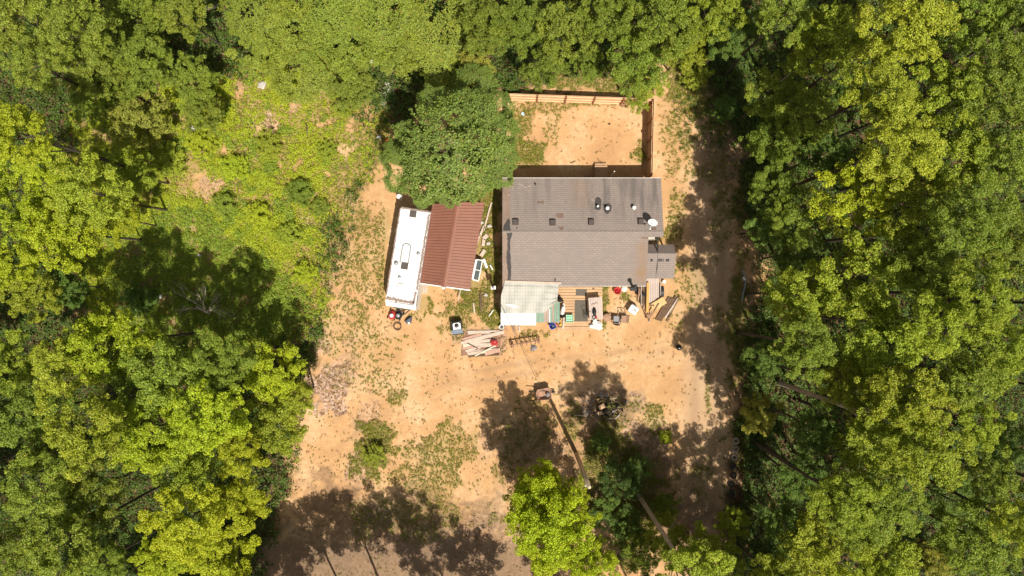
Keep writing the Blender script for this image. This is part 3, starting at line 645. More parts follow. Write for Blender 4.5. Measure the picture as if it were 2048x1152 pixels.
# wire chair frame beside the table
v = MB(); p = at(1173,630,DZ)
for dx, dy in ((-.2,-.2),(.2,-.2),(-.2,.2),(.2,.2)): v.tube([p+Vector((dx,dy,0)), p+Vector((dx*.9,dy*.9,.43))], .014, 6)
for k in range(6): x = -.2+.08*k; v.tube([p+Vector((x,-.2,.43)), p+Vector((x,.2,.43))], .009, 5); v.tube([p+Vector((-.2,x,.44)), p+Vector((.2,x,.44))], .009, 5)
v.tube([p+Vector((-.2,.2,.43)), p+Vector((-.2,.26,.85)), p+Vector((0,.28,.95)), p+Vector((.2,.26,.85)), p+Vector((.2,.2,.43))], .014, 6)
v.thing('wire_chair', M['dark_metal'], 'black wire chair frame standing between the rug and the plank table', 'chair')
# green crate: open grid of cells
a, b = at(1132,630,DZ+.34), at(1146.5,645,DZ+.34); w, h = b.x-a.x, a.y-b.y; cx, cy = (a.x+b.x)/2, (a.y+b.y)/2; M['mint'] = simple('mint_plastic', (0.36,0.66,0.46), 0.5, 0.12, 9)
v = MB()
for sx in (-1,1): v.box((cx+sx*(w/2-.01),cy,DZ+.17), (.02,h,.34)); v.box((cx,cy+sx*(h/2-.01),DZ+.17), (w-.04,.02,.34))
v.box((cx,cy,DZ+.20), (w-.04,h-.04,.02))
for k in range(1,4): v.box((cx-w/2+w*k/4,cy,DZ+.26), (.03,h-.05,.10))
for k in range(1,3): v.box((cx,cy-h/2+h*k/3,DZ+.262), (w-.05,.045,.09))
v.thing('plastic_crate', M['mint'], 'mint green open plastic crate standing on the deck left of the rug', 'crate')
# blue tub
p = at(1105,652,.42); t_ = empty('storage_tub', (p.x,p.y,0), 'open royal blue plastic tub left of the deck, under the green metal edge', 'tub')
MB().lathe((p.x,p.y,0), [(.17,0),(.22,.42),(.235,.43),(.235,.46),(.205,.46),(.16,.04),(.01,.03)], 20, 1, 1.05).build('tub_shell', M['blue'], t_, True)
MB().blob((p.x+.03,p.y+.02,.2), (.14,.13,.16), 5, 10, 6, .3).build('tub_filling', M['slate_cloth'], t_, True)
# clutter along the left edge of the deck
MB().blob(at(1119,598,DZ+.28), (.17,.24,.28), 14, 12, 7, .25).blob(at(1122,601,DZ+.18), (.17,.1,.18), 15, 10, 6, .25).thing('black_bag', M['black_plastic'], 'slumped black bin bag at the edge of the tarp on the deck', 'bag')
MB().blob(at(1126,617,DZ+.3), (.16,.22,.3), 16, 12, 7, .28).blob(at(1124,625,DZ+.22), (.14,.16,.22), 17, 12, 7, .3).blob(at(1127,610,DZ+.16), (.1,.12,.16), 18, 10, 6, .3).thing('white_bags', M['white_plastic'], 'small heap of crumpled white bags beside the green crate', 'bags')
MB().blob(at(1125,633,DZ+.2), (.2,.1,.2), 19, 12, 7, .3).thing('dark_bag', M['black_plastic'], 'small dark bag between the white bags and the narrow board', 'bag')
MB().beam(at(1128,635,DZ+.10), at(1126,658,DZ+.10), .13, .06).thing('narrow_board', M['pale_wood'], 'narrow pale board lying down the left edge of the deck', 'board')
MB().box(at(1120.5,646,DZ-.10)+Vector((0,0,.05)), (.36,.62,.06)).thing('dark_tray', M['black_plastic'], 'dark flat tray under the yellow bottle and red broomstick', 'tray')
MB().lathe(at(1120,641,DZ+.02), [(.06,0),(.09,.03),(.09,.2),(.05,.27),(.03,.30)], 14).blob(at(1121,649,DZ+.08), (.1,.12,.1), 6).thing('yellow_bottle', M['yellow'], 'yellow bottle on the dark tray next to the blue tub', 'bottle')
MB().tube([at(1110,645,DZ+.18), at(1118,653,DZ+.2)], .035, 8).thing('red_broom', M['red'], 'short red broomstick between the blue tub and the yellow bottle', 'tool')
MB().blob(at(1187,578,DZ+.06), (.09,.06,.06), 7).thing('pale_shoe', M['tan_cloth'], 'small pale shoe on the upper right part of the deck', 'shoe')

# ------------------------------------------------------------------ between deck and trailer
def chair(px, py, z, rz, name, mat, frame, label, lattice=False, w=.5):
    p = at(px, py, 0); p = Vector((p.x, p.y, 0)); root = empty(name, p, label, 'chair', None, 0); R = Matrix.Rotation(rz, 3, 'Z'); L = lambda x,y,zz: p + R @ Vector((x,y,zz))
    v = MB(); v.hexa([L(-w/2,-w/2,z-.05),L(w/2,-w/2,z-.05),L(w/2,w/2,z-.05),L(-w/2,w/2,z-.05),L(-w/2,-w/2,z+.0),L(w/2,-w/2,z),L(w/2,w/2,z-.02),L(-w/2,w/2,z-.02)]); v.build('seat', mat, root)
    v = MB()
    if lattice:
        v.tube([L(-w/2,w/2,z), L(-w/2,w/2+.08,z+.48), L(0,w/2+.1,z+.55), L(w/2,w/2+.08,z+.48), L(w/2,w/2,z)], .028, 7)
        for k in (-.25,0,.25): v.tube([L(k*w,w/2+.01,z), L(-k*w,w/2+.09,z+.5)], .018, 6)
    else:
        v.sheet([[L(w*(i/6-.5), w/2+.02+.10*math.cos((i/6-.5)*2.4)*j/3, z+.48*j/3*(1-.18*abs(i/6-.5)*2*(j/3))) for i in range(7)] for j in range(4)])
        v.sheet([[L(w*(i/6-.5), w/2+.05+.10*math.cos((i/6-.5)*2.4)*j/3, z+.48*j/3*(1-.18*abs(i/6-.5)*2*(j/3))) for i in range(7)] for j in range(4)])
    v.build('backrest', mat if not lattice else frame, root)
    for sx in (-1,1):
        for sy in (-1,1): MB().tube([L(sx*w*.46,sy*w*.46,0), L(sx*w*.46,sy*w*.46,z-.04)], .022, 6).build('leg', frame, root)
        MB().tube([L(sx*w*.54,-w*.4,z-.05), L(sx*w*.54,-w*.42,z+.2), L(sx*w*.54,w*.5,z+.22)], .024, 6).build('armrest', frame, root)
    return root
chair(1231,639,.46,math.radians(172),'camp_chair',M['grey_canvas'],M['dark_metal'],'grey canvas chair, middle one of the three seats right of the deck')
chair(1246.5,638,.45,math.radians(-8),'lattice_chair',M['tan_cloth'],M['dark_metal'],'brown seated chair with a black lattice back beside the grey canvas chair',True)
p = at(1214,635,.4); MB().lathe((p.x,p.y,0), [(.30,0),(.34,.12),(.33,.34),(.27,.40),(.02,.41)], 14, 1, .9).thing('log_stool', M['tan_cloth'], 'squat brown round stool nearest the deck corner', 'stool', None, True)
p = at(1235,581.5,.3); b_ = empty('washtub', (p.x,p.y,0), 'bright red round washtub close to the house wall', 'tub')
MB().lathe((p.x,p.y,0), [(.20,0),(.255,.28),(.275,.29),(.275,.31),(.235,.31),(.185,.04),(.01,.04)], 24).build('tub_shell', M['red'], b_, True)
MB().beam((p.x-.08,p.y-.1,.25), (p.x+.14,p.y+.06,.1), .12, .02).build('paddle', M['red'], b_)
MB().blob(at(1248,578,.1), (.2,.17,.10), 22, 12, 6, .25).thing('white_sack', M['white_plastic'], 'crumpled white sack beside the red washtub', 'sack')
MB().box(at(1271,579,.42), (.75,.22,.06)).box(at(1271,579,.22), (.7,.18,.36)).thing('metal_rack', M['dark_metal'], 'low dark metal rack against the wall below the stove pipe', 'rack')
MB().lathe(at(1280.5,577.5,.46), [(.06,0),(.07,.14),(.02,.15)], 12).thing('small_can', M['white_metal'], 'small pale can on the end of the dark metal rack', 'can')
# white stove lying out on the sand
c = at(1267,620,.62); ap = empty('kitchen_stove', (c.x,c.y,0), 'white enamel stove with a grey panel standing alone on the sand', 'stove'); R = Matrix.Rotation(math.radians(-33), 3, 'Z')
u, w = R @ Vector((1,0,0)), R @ Vector((0,1,0)); cb = Vector((c.x,c.y,.31))
MB().box(cb, (.62,.50,.62), M=R).build('stove_body', M['white_metal'], ap)
MB().box(cb+w*.29+Vector((0,0,.12)), (.62,.07,.56), M=R).build('back_panel', M['grey_metal'], ap)
MB().box(cb+w*.04+u*.1+Vector((0,0,.315)), (.26,.2,.012), M=R).build('grey_panel', M['grey_metal'], ap)
MB().box(cb-w*.27+Vector((0,0,.12)), (.5,.03,.05), M=R).build('handle', M['grey_metal'], ap)
# utility trailer
TB = .62
tr = empty('utility_trailer', tuple(at(1301,590,0)), 'small utility trailer with a plank bed, parked under the porch roof edge', 'trailer')
v = MB(); xs = np.linspace(1291,1318,9)
for i in range(8):
    a, b = at(xs[i]+.2,557,TB), at(xs[i+1]-.2,[608,607,606,604,602,600,597,595][i],TB); v.box(((a.x+b.x)/2,(a.y+b.y)/2,TB-.02), (b.x-a.x,a.y-b.y,.04))
v.build('bed_planks', M['grey_wood'], tr)
a, b = at(1321,557,.8), at(1321,591,.8); MB().box(((a.x+b.x)/2,(a.y+b.y)/2,.72), (.05,a.y-b.y,.22)).build('side_rail', M['dusty_rubber'], tr)
a, b = at(1282.5,566,.7), at(1282.5,612,.7); MB().box(((a.x+b.x)/2,(a.y+b.y)/2,.66), (.05,a.y-b.y,.2)).build('side_rail', M['dusty_rubber'], tr)
a, b = at(1284,570,.5), at(1291,610,.5); MB().box(((a.x+b.x)/2,(a.y+b.y)/2,.46), (b.x-a.x,a.y-b.y,.06)).build('side_tray', M['brown_wood'], tr)
def fender(px, mat):
    p = at(px,583,.55); vs = []
    g2 = [[Vector((p.x+dx, p.y+.42*math.cos(t2), .34+.36*math.sin(t2))) for dx in (-.11,.11)] for t2 in np.linspace(.15,2.99,10)]
    MB().sheet(g2).build('fender', mat, tr, True)
    q = Vector((p.x,p.y,.31)); Rw = Matrix.Rotation(math.pi/2,3,'Y')
    w_ = MB().torus(q,.21,.095,24,10,1,Rw).build('wheel', M['rubber'], tr, True)
fender(1279,M['rust']); fender(1324.5,M['dark_metal'])
v = MB()
for xx in (1284,1318): v.beam(at(xx,607,.5), at(1297,640,.45), .07, .08)
v.beam(at(1283,611.5,.5), at(1309,611.5,.5), .07, .08); v.beam(at(1297,612,.49), at(1297,642,.45), .08, .08); v.build('tongue', M['rust'], tr)
MB().lathe(at(1297.5,641,.40), [(.07,0),(.08,.1),(.05,.2),(.02,.22)], 10).build('hitch', M['grey_metal'], tr, True)
MB().tube([at(1300,630,.0), at(1304,622,.55)], .03, 8).build('jack', M['grey_metal'], tr, True)
MB().blob(at(1287,588,.6), (.1,.16,.12), 31, 10, 6, .3).thing('engine_part', M['dark_metal'], 'dark greasy engine part in the side tray of the utility trailer', 'engine part')
MB().beam(at(1296,565,.80), at(1294.5,625,.70), .17, .09).thing('new_beam', M['new_wood'], 'long fresh yellow timber beam lying along the utility trailer', 'beam')
mat_rug([(1300,609),(1325,594),(1334,606),(1308,622)], .42, 'plywood_sheet', M['plywood'], 'pale yellow plywood sheet resting on the corner of the utility trailer', 'plywood', .02)
for i, (a, b, w, lab) in enumerate(((( 1339,594),(1313,640),.20,'leftmost brown board of the old boards right of the trailer'),((1345,596),(1318,641),.20,'wide brown board second from left among the old boards right of the trailer'),
    ((1352,592),(1321,642),.14,'dark brown board third from left among the old boards right of the trailer'),((1356,597),(1330,636),.12,'short greyish board fourth from left among the old boards right of the trailer'),((1360,591),(1334,644),.07,'thin rightmost strip of the old boards right of the trailer'))):
    z = .05+.02*i; MB().beam(at(*a,z), at(*b,z), w, .045).thing('old_board', M[('brown_wood','grey_wood','brown_wood','grey_wood','brown_wood')[i]] if i != 1 else M['brown_wood'], lab, 'board', 'old boards beside the utility trailer')
p = at(1328.5,563.5,.3); MB().lathe((p.x,p.y,0), [(.11,0),(.13,.3),(.02,.31)], 14).thing('pale_bucket', M['white_plastic'], 'small cream bucket in weeds just below the porch roof', 'bucket')

# ------------------------------------------------------------------ travel trailer (camper)
RZ = 2.75
TL, TR_, BL, BR = at(803,411,RZ), at(859,421,RZ), at(768,600,RZ), at(834,608,RZ)
U = ((TL-BL)+(TR_-BR)).normalized(); W = Vector((U.y,-U.x,0)); LEN = ((TL-BL).length+(TR_-BR).length)/2; WID = 2.12
C0 = (TL+TR_+BL+BR)/4; C0.z = 0
def tl(u, w, z): return C0 + U*u + W*w + Vector((0,0,z))          # u toward the back (up in the photo), w to the right
M['roof_white'] = simple('roof_coating', (0.78,0.77,0.75), 0.55, 0.16, 2.0, bump=.25)
M['seam'] = simple('old_sealant', (0.27,0.20,0.18), 0.8, 0.3, 8)
camper = empty('travel_trailer', tuple(C0), 'white travel trailer with a patched white roof parked beside the brown metal roof', 'travel trailer')
h = LEN/2; w = WID/2
v = MB(); cs = []
prof = [(h,.45),(h,2.3),(h-.12,2.62),(h-.3,RZ-.03),(-h+.25,RZ-.03),(-h-.12,2.58),(-h-.42,2.25),(-h-.5,1.2),(-h-.32,.45)]
n_ = len(prof); v.add([tl(u,-w,z) for u,z in prof]+[tl(u,w,z) for u,z in prof], [tuple(range(n_)),tuple(range(2*n_-1,n_-1,-1))]+[(k,n_+k,n_+(k+1)%n_,(k+1)%n_) for k in range(n_)])
v.build('body', M['white_metal'], camper)
gr = [[tl(-h+.02+(LEN-.2)*i/40, -w+.03+(WID-.06)*j/14, RZ-.02+.035*math.sin(math.pi*j/14)+.008*math.sin(i*1.3+j)) for j in range(15)] for i in range(41)]
rf = MB().sheet(gr).build('roof', M['roof_white'], camper, True)
def seam(pts, wd, seed, name='roof_seam'):
    r = random.Random(seed); P = []; a = [tl(*p) for p in pts]
    v = MB()
    for i in range(len(a)-1):
        m = max(2, int((a[i+1]-a[i]).length/.09)); d = (a[i+1]-a[i]).normalized(); s = Vector((-d.y,d.x,0))
        L_ = [(a[i].lerp(a[i+1],k/m)+s*wd*r.uniform(.25,.8), a[i].lerp(a[i+1],k/m)-s*wd*r.uniform(.25,.8)) for k in range(m+1)]
        v.sheet([[p,q] for p,q in L_])
    v.build(name, M['seam'], rf)
seam([(-h+.12,-w+.05,RZ+.034),(-h+.06,w-.1,RZ+.034)], .22, 1); seam([(-h+.05,w-.14,RZ+.034),(-h+.85,w-.12,RZ+.034)], .13, 2)
seam([(-h+1.0,w-.07,RZ+.034),(h-.3,w-.06,RZ+.034)], .13, 3); seam([(-h+.3,-w+.03,RZ+.034),(h-.2,-w+.03,RZ+.034)], .09, 4); seam([(h-.14,-w+.1,RZ+.034),(h-.12,w-.1,RZ+.034)], .10, 5)
MB().beam(tl(-h-.10,-w+.3,2.62), tl(-h-.10,w-.25,2.62), .05, .05).build('front_trim', M['grey_metal'], camper)
MB().beam(tl(-h+.1,w+.012,2.45), tl(h-.3,w+.012,2.45), .02, .07).build('awning_rail', M['grey_metal'], camper)
MB().beam(tl(-h-.1,w+.02,2.35), tl(-h+.6,w+.02,2.5), .02, .2).build('side_marker', M['seam'], camper)
def rbox(px, py, L_, W_, H_, mat, name, z=RZ, par=None, ang=0):
    p = at(px,py,z+H_); th = math.atan2(U.y,U.x)+ang; MB().box((p.x,p.y,z+H_/2-.02), (L_,W_,H_+.04), th).build(name, mat, par or camper)
rbox(826,428,.44,.44,.10,M['vent_brown'],'roof_vent'); rbox(809,532,.46,.46,.12,M['vent_brown'],'roof_vent')
v = MB(); p = at(812,503,RZ+.06)                                    # rounded skylight rim
th = [math.pi*k/12 for k in range(13)]; arc = [(0.62+.26*math.sin(t)-.0, .28*math.cos(t)) for t in th]; pts = [(-.5,.28)]+arc+[(-.5,-.28)]
v.tube([p+U*(a-.35)+W*b+Vector((0,0,.0)) for a,b in pts], .045, 6); v.build('skylight_rim', M['grey_metal'], rf)
v = MB(); MB().add([p+U*(a-.35)*.98+W*b*.94+Vector((0,0,-.015)) for a,b in pts], [tuple(range(len(pts)))]).build('skylight', M['roof_white'], rf)
for px, py, r, hh in ((792.5,526.5,.15,.14),(799,554,.12,.08),(836.5,507,.13,.1)):
    p = at(px,py,RZ); MB().lathe((p.x,p.y,RZ-.02), [(r,0),(r*.95,hh),(r*.5,hh+.04)], 14).build('vent_cap', M['grey_metal'] if r > .1 else M['vent_brown'], rf, True)
p = at(801,571,RZ+.05); MB().tube([p+U*-.16+W*-.2, p+U*.12+W*-.2, p+U*.12+W*.18], .02, 5).build('hatch_edge', M['seam'], rf)
MB().box(tl(h-2.2,w+.012,1.55), (1.1,.03,.6), math.atan2(U.y,U.x)).build('window', M['glass'], camper)
MB().box(tl(-h-.02,0,1.5)-U*.48, (.03,1.3,.6), math.atan2(U.y,U.x)).build('window', M['glass'], camper)
for s in (-1,1):
    for du in (-.4,.45):
        MB().torus(tl(du,s*(w-.16),.33), .23, .1, 24, 10, 1, Matrix.Rotation(math.atan2(U.y,U.x),3,'Z') @ Matrix.Rotation(math.pi/2,3,'X')).build('wheel', M['rubber'], camper, True)
v = MB()
for s in (-1,1): v.beam(tl(-h-.25,s*.7,.5), tl(-h-1.0,0,.5), .07, .1)
v.build('tongue', M['dark_metal'], camper)
p = at(797,392,1.0); MB().lathe((p.x,p.y,0), [(.17,0),(.2,.1),(.2,.9),(.12,1.02),(.02,1.03)], 18).thing('pale_drum', M['white_metal'], 'pale round drum behind the white travel trailer at the edge of the big tree', 'drum', None, True)

# ------------------------------------------------------------------ brown ribbed metal roof beside the camper
SE, SR = 2.35, 2.95
M['rib_shade'] = simple('rib_shade', (0.19,0.080,0.055), 0.5, 0.15, 2.0, bump=0.05)  # ribs darker than the sheet: rib shadow and overlap lines in colour
M['rib_metal'] = simple('brown_rib_metal', (0.245,0.102,0.068), 0.5, 0.10, 2.0, stretch=(1,1,1), bump=0.05, spec=.5)
SBL, SRB, SBR = at(838.5,565,SE), at(888,572,SR), at(940,579,SE); STL, SRT, STR = at(865,409,SE), at(916,405,SR), at(968.5,405,SE)
c = (SBL+SBR+STL+STR)/4; c.z = 0; shed = empty('metal_roof_shelter', tuple(c), 'open shelter with a brown ribbed metal gable roof and white front edge', 'shelter')
def ribbed(a, b, c_, d, n):                                          # a-b along the eave, d-c along the ridge
    v, r_ = MB(), MB(); v.hexa([p-Vector((0,0,.05)) for p in (a,b,c_,d)]+[a,b,c_,d])
    nn = (b-a).cross(d-a).normalized()
    if nn.z < 0: nn = -nn
    for i in range(n+1):
        t_ = i/n; p, q = a.lerp(b,t_)+nn*.014, d.lerp(c_,t_)+nn*.014; r_.beam(p, q, .035, .035)
    return v, r_
for (a,b,c_,d) in ((SBL,STL,SRT,SRB),(SBR,STR,SRT,SRB)):
    v, r_ = ribbed(a,b,c_,d,28); v.build('roof', M['rib_metal'], shed); r_.build('roof_ribs', M['rib_shade'], shed)
v = MB(); e = (SRT-SRB).normalized(); a, b = SRB-e*.08, SRT; s = Vector((e.y,-e.x,0))*.17
for sg in (-1,1): v.hexa([a+s*sg+Vector((0,0,-.03)), b+s*sg+Vector((0,0,-.03)), b+Vector((0,0,.035)), a+Vector((0,0,.035)), a+s*sg+Vector((0,0,-.01)), b+s*sg+Vector((0,0,-.01)), b+Vector((0,0,.055)), a+Vector((0,0,.055))])
v.build('ridge_cap', M['rib_metal'], shed)
v = MB(); f = Vector((0,0,-.09)); o = -e*.05
v.beam(SBL+f+o, SRB+f+o, .09, .18).beam(SRB+f+o, SBR+f+o, .09, .18); v.build('gable_trim', M['white_metal'], shed)
MB().box(at(887.5,576,2.5), (.18,.16,.4)).build('gutter_end', M['white_metal'], shed)
for p in (SBL,SBR,STL,STR,SBR.lerp(STR,.5)):
    q = p.lerp(c+Vector((0,0,p.z)),.08); MB().box((q.x,q.y,(SE-.1)/2), (.12,.12,SE-.1)).build('post', M['pale_wood'], shed)

# ------------------------------------------------------------------ odds and ends round camper and shelter
def plank(p0, p1, w_, h_, z, mat, label, group=None, name='plank', z1=None):
    return MB().beam(at(*p0,z), at(*p1,z if z1 is None else z1), w_, h_).thing(name, mat, label, 'plank', group)
for i, (x, lab) in enumerate(((845.5,'leftmost'),(849.5,'middle'),(853.5,'rightmost'))):
    plank((x,566),(x+1.5-i*.8,588-i*2),.10,.04,.06,M['pale_wood'],f'{lab} of three pale planks beside the camper below the shelter','planks beside the camper')
plank((922,577),(916.5,601),.06,.06,.5,M['pale_wood'],'thin pale pole sticking out below the right corner of the shelter')
fr = empty('window_frame', tuple(at(951,541,.4)), 'white window sash leaning against the right side of the brown shelter', 'window')
a,b,c_,d = at(953,519,.95), at(965,521,.45), at(957,562,.45), at(945,559,.95)
v = MB(); v.beam(a,d,.14,.06).beam(b,c_,.06,.05).beam(a,b,.07,.05).beam(d,c_,.09,.05).beam(a.lerp(d,.5),b.lerp(c_,.5),.06,.05); v.build('sash', M['white_plastic'], fr)
MB().add([a-Vector((0,0,.03)),b-Vector((0,0,.03)),c_-Vector((0,0,.03)),d-Vector((0,0,.03))],[(0,1,2,3)]).build('pane', M['glass'], fr)
DEB = [((983,405),(967,462),.11,'long thin pale board in the weeds between shelter and house'),((968,452),(960,472),.16,'short wide pale board just right of the shelter roof middle'),((975,470),(967,478),.3,'crooked pale board scrap in the weeds'),
 ((968,478),(966,492),.22,'pale broken board lying below the crooked scrap in the weeds'),((970,500),(962,512),.26,'light chipped board above the white window sash'),((967,518),(974,536),.17,'bright white board near the white window sash'),((960,470),(952,494),.10,'slim pale strip along the right edge of the shelter'),
 ((980,530),(986,540),.08,'small pale stick lying in weeds right of the bright white board'),((987,620),(978,632),.06,'small pale stick in weeds left of the white panel'),((947,606),(949,626),.10,'grey short board below the shelter in the weeds')]
for p0,p1,w_,lab in DEB: plank(p0,p1,w_,.05,.16,M['pale_wood'] if 'white' not in lab or 'above' in lab else M['white_metal'],lab,'scrap boards in the weeds')
plank((961,585),(962,622),.14,.1,.15,M['dark_wood'],'dark rotten timber standing out in the weeds left of the house','scrap boards in the weeds')
for i,(px,py,lab) in enumerate(((963,445,'uppermost of the pale rocks in weeds beside the shelter'),(979,452,'pale rock right of the long thin board'),(977,487,'pale rock among the scrap boards in the weeds'),(972,590,'pale rock below the service mast in the weeds'))):
    MB().blob(at(px,py,.1), (.17,.14,.13), 40+i, 9, 6, .25).thing('pale_rock', M['pale_stone'], lab, 'rock', 'pale rocks in the weeds')
mp = at(988,576,0); ms = empty('service_mast', tuple(mp), 'grey power service mast in the weeds left of the lean-to', 'mast')
MB().tube([mp, mp+Vector((0,0,2.6))], [.09,.08], 10).build('post', M['grey_wood'], ms, True); MB().box(mp+Vector((0,.02,1.6)), (.34,.24,.5)).build('meter_box', M['white_metal'], ms)
# mowers
def mower(px, py, rz, mat, label):
    p = at(px,py,0); root = empty('lawn_mower', (p.x,p.y,0), label, 'mower', 'push mowers in front of the camper'); R = Matrix.Rotation(rz,3,'Z'); L = lambda x,y,z: p + R @ Vector((x,y,z))
    vs = MB(); n = 20; prof2 = [(1.0,.08),(1.02,.18),(.92,.24),(.55,.26),(.5,.30)]
    for r,z in prof2: vs.v += [tuple(L(.27*r*math.cos(2*math.pi*k/n), .33*r*math.sin(2*math.pi*k/n), z)) for k in range(n)]
    for i in range(4):
        for k in range(n): vs.f.append((i*n+k,i*n+(k+1)%n,(i+1)*n+(k+1)%n,(i+1)*n+k))
    vs.f.append(tuple(4*n+k for k in range(n))); vs.build('mower_deck', mat, root, True)
    MB().lathe(L(0,.02,.28), [(.14,0),(.15,.12),(.10,.17),(.02,.18)], 14).build('engine', M['white_metal'] if mat == M['red'] else M['grey_metal'], root, True)
    for sx in (-1,1):
        for sy in (-1,1): MB().torus(L(sx*.26,sy*.28,.1), .07, .03, 16, 8, 1, R @ Matrix.Rotation(math.pi/2,3,'Y')).build('wheel', M['rubber'], root, True)
    MB().tube([L(-.2,-.28,.2), L(-.2,-.85,.8), L(.2,-.85,.8), L(.2,-.28,.2)], .018, 6).build('handle', M['dark_metal'], root)
mower(785,630,math.radians(160),M['red'],'red push mower with pale engine at the front end of the white camper')
mower(798,630,math.radians(150),M['black_plastic'],'black push mower with silver engine, right of the red mower')
p = at(816,641,.2)
MB().add([p+Vector(q) for q in [(-.32,-.02,-.2),(-.1,-.28,-.2),(.22,-.2,-.18),(.30,.30,-.2),(.02,.36,-.2),(-.05,.02,.24),(.12,.16,.20)]],[(0,1,5),(1,2,5),(2,6,5),(2,3,6),(3,4,6),(4,5,6),(4,0,5)]).thing('slate_tarp', M['slate_cloth'], 'folded slate blue tarp in a pointed heap near the mowers', 'tarp')
MB().blob(at(817.5,645,.14), (.07,.14,.05), 3).thing('pale_rag', M['white_plastic'], 'small pale rag hanging on the slate blue tarp', 'rag')
v = MB(); p = at(795,653,.03)
for k in range(5): v.torus(p+Vector((.03*math.sin(k*2),.03*math.cos(k*3),.02*k)), .25+.015*(k%3), .014, 28, 6)
v.tube([p+Vector((-.24,0,.02)), p+Vector((-.6,.05,.02)), p+Vector((-.85,-.1,.02))], .012, 5); v.thing('coiled_hose', M['brown_wood'], 'brown hose coiled in a ring on the sand below the black mower', 'hose')
# grill
p = at(914.5,655,0); gl = empty('barbecue_grill', (p.x,p.y,0), 'black barbecue grill with steel top and blue side shelf, above the lumber pile', 'grill'); R = Matrix.Rotation(math.radians(8),3,'Z'); L = lambda x,y,z: p + R @ Vector((x,y,z))
MB().box(L(.02,.22,.38), (.78,.52,.7), M=R).build('firebox', M['black_plastic'], gl)
v = MB(); v.box(L(.05,.12,.78), (.55,.42,.10), M=R).box(L(.05,.3,.80), (.40,.16,.16), M=R); v.build('lid', M['white_metal'], gl)
MB().lathe(L(.05,.18,.84), [(.15,0),(.16,.06),(.12,.10),(.02,.11)], 16).build('burner', M['dark_metal'], gl, True)
MB().lathe(L(.09,.06,.84), [(.05,0),(.05,.08),(.01,.09)], 10).build('knob', M['white_metal'], gl, True)
MB().hexa([L(-.40,-.42,.60),L(.42,-.42,.60),L(.42,-.12,.72),L(-.40,-.12,.72),L(-.40,-.42,.64),L(.42,-.42,.64),L(.42,-.12,.76),L(-.40,-.12,.76)]).build('side_shelf', M['steel_blue'], gl)
MB().beam(L(-.38,-.46,.58), L(.46,-.46,.58), .05, .06).build('shelf_edge', M['black_plastic'], gl)
for x,y in ((-.33,-.36),(.36,-.36),(-.33,.4),(.36,.4)): MB().tube([L(x,y,0), L(x,y,.6)], .025, 6).build('leg', M['dark_metal'], gl)
# lumber pile: every plank its own
LUM = [((935,663),(1000,662),.09,.08,'top slim plank of the lumber pile'),((936,666),(981,664),.16,.07,'pale plank second from the top of the lumber pile'),((925,679),(962,668),.14,.10,'reddish plank rising to the right in the lumber pile'),((948,676),(992,666),.13,.12,'short plank under the long slanted one in the lumber pile'),
 ((922,686),(992,680),.18,.12,'long low grey plank across the upper middle of the lumber pile'),((930,684),(1008,664),.20,.20,'longest pale plank slanting up to the white bucket'),((926,692),(960,688),.16,.10,'short mint plank at the left of the lumber pile'),((925,697),(948,693),.14,.12,'reddish short plank at the left edge of the lumber pile'),
 ((945,690),(992,690),.22,.14,'broad pale plank in the middle of the lumber pile'),((934,686),(956,697),.05,.24,'thin dark stick crossing the middle of the lumber pile'),((931,702),(962,694),.13,.18,'plank tilted up to the right in the lower lumber pile'),((934,705),(1000,699),.18,.14,'long plank in the lower lumber pile'),
 ((936,708),(972,703),.16,.22,'pale plank ending under the crossing stick of the lumber pile'),((970,708),(999,700),.22,.20,'broad pinkish plank at the lower right of the lumber pile'),((936,712),(998,709),.12,.10,'lowest dark plank of the lumber pile'),((950,712),(991,691),.09,.32,'yellow crossing stick on top of the lumber pile'),
 ((955,700),(985,703),.12,.12,'short brown plank under the crossing stick'),((927,683),(940,697),.10,.06,'weathered stub at the left end of the lumber pile')]
M['pink_wood'] = simple('pink_wood', (0.50,0.31,0.24), 0.9, 0.35, 5, stretch=(2,7,7), bump=0.3); M['mint_wood'] = simple('mint_wood', (0.62,0.58,0.45), 0.9, 0.25, 5, stretch=(2,7,7))
for i,(a,b,w_,z,lab) in enumerate(LUM):
    m_ = 'dark_wood' if 'dark' in lab else 'pink_wood' if ('red' in lab or 'brown' in lab or 'pink' in lab) else 'mint_wood' if ('mint' in lab or 'yellow' in lab) else 'pale_wood'
    plank(a,b,w_*1.25 if z < .3 else w_,.04,z*.55,M[m_],lab,'planks of the lumber pile',z1=z*.55+.02)
rl = random.Random(31)
MB().sheet([[at(924+76*u/8+rl.uniform(-2,2), 664+48*w/6+rl.uniform(-2,2)-u*.3, .02) for u in range(9)] for w in range(7)]).thing('bark_mat', M['rust'], 'rusty brown sheet of bark and scraps under the lumber pile', 'bark')
v = MB(); r_ = random.Random(5)
MB().blob(at(989,686,.3), (.22,.18,.08), 51, 14, 6, .5).thing('red_cloth', M['red'], 'bright red cloth thrown on the right end of the lumber pile', 'cloth')
p = at(1003,654,.3); bk = empty('white_bucket', (p.x,p.y,0), 'white bucket at the front left corner of the lean-to', 'bucket')
MB().lathe((p.x,p.y,0), [(.14,0),(.18,.36),(.19,.37),(.17,.37),(.13,.05),(.01,.04)], 18).build('bucket_shell', M['white_plastic'], bk, True); MB().blob((p.x,p.y+.02,.25), (.08,.1,.1), 3).build('bucket_filling', M['dark_metal'], bk)
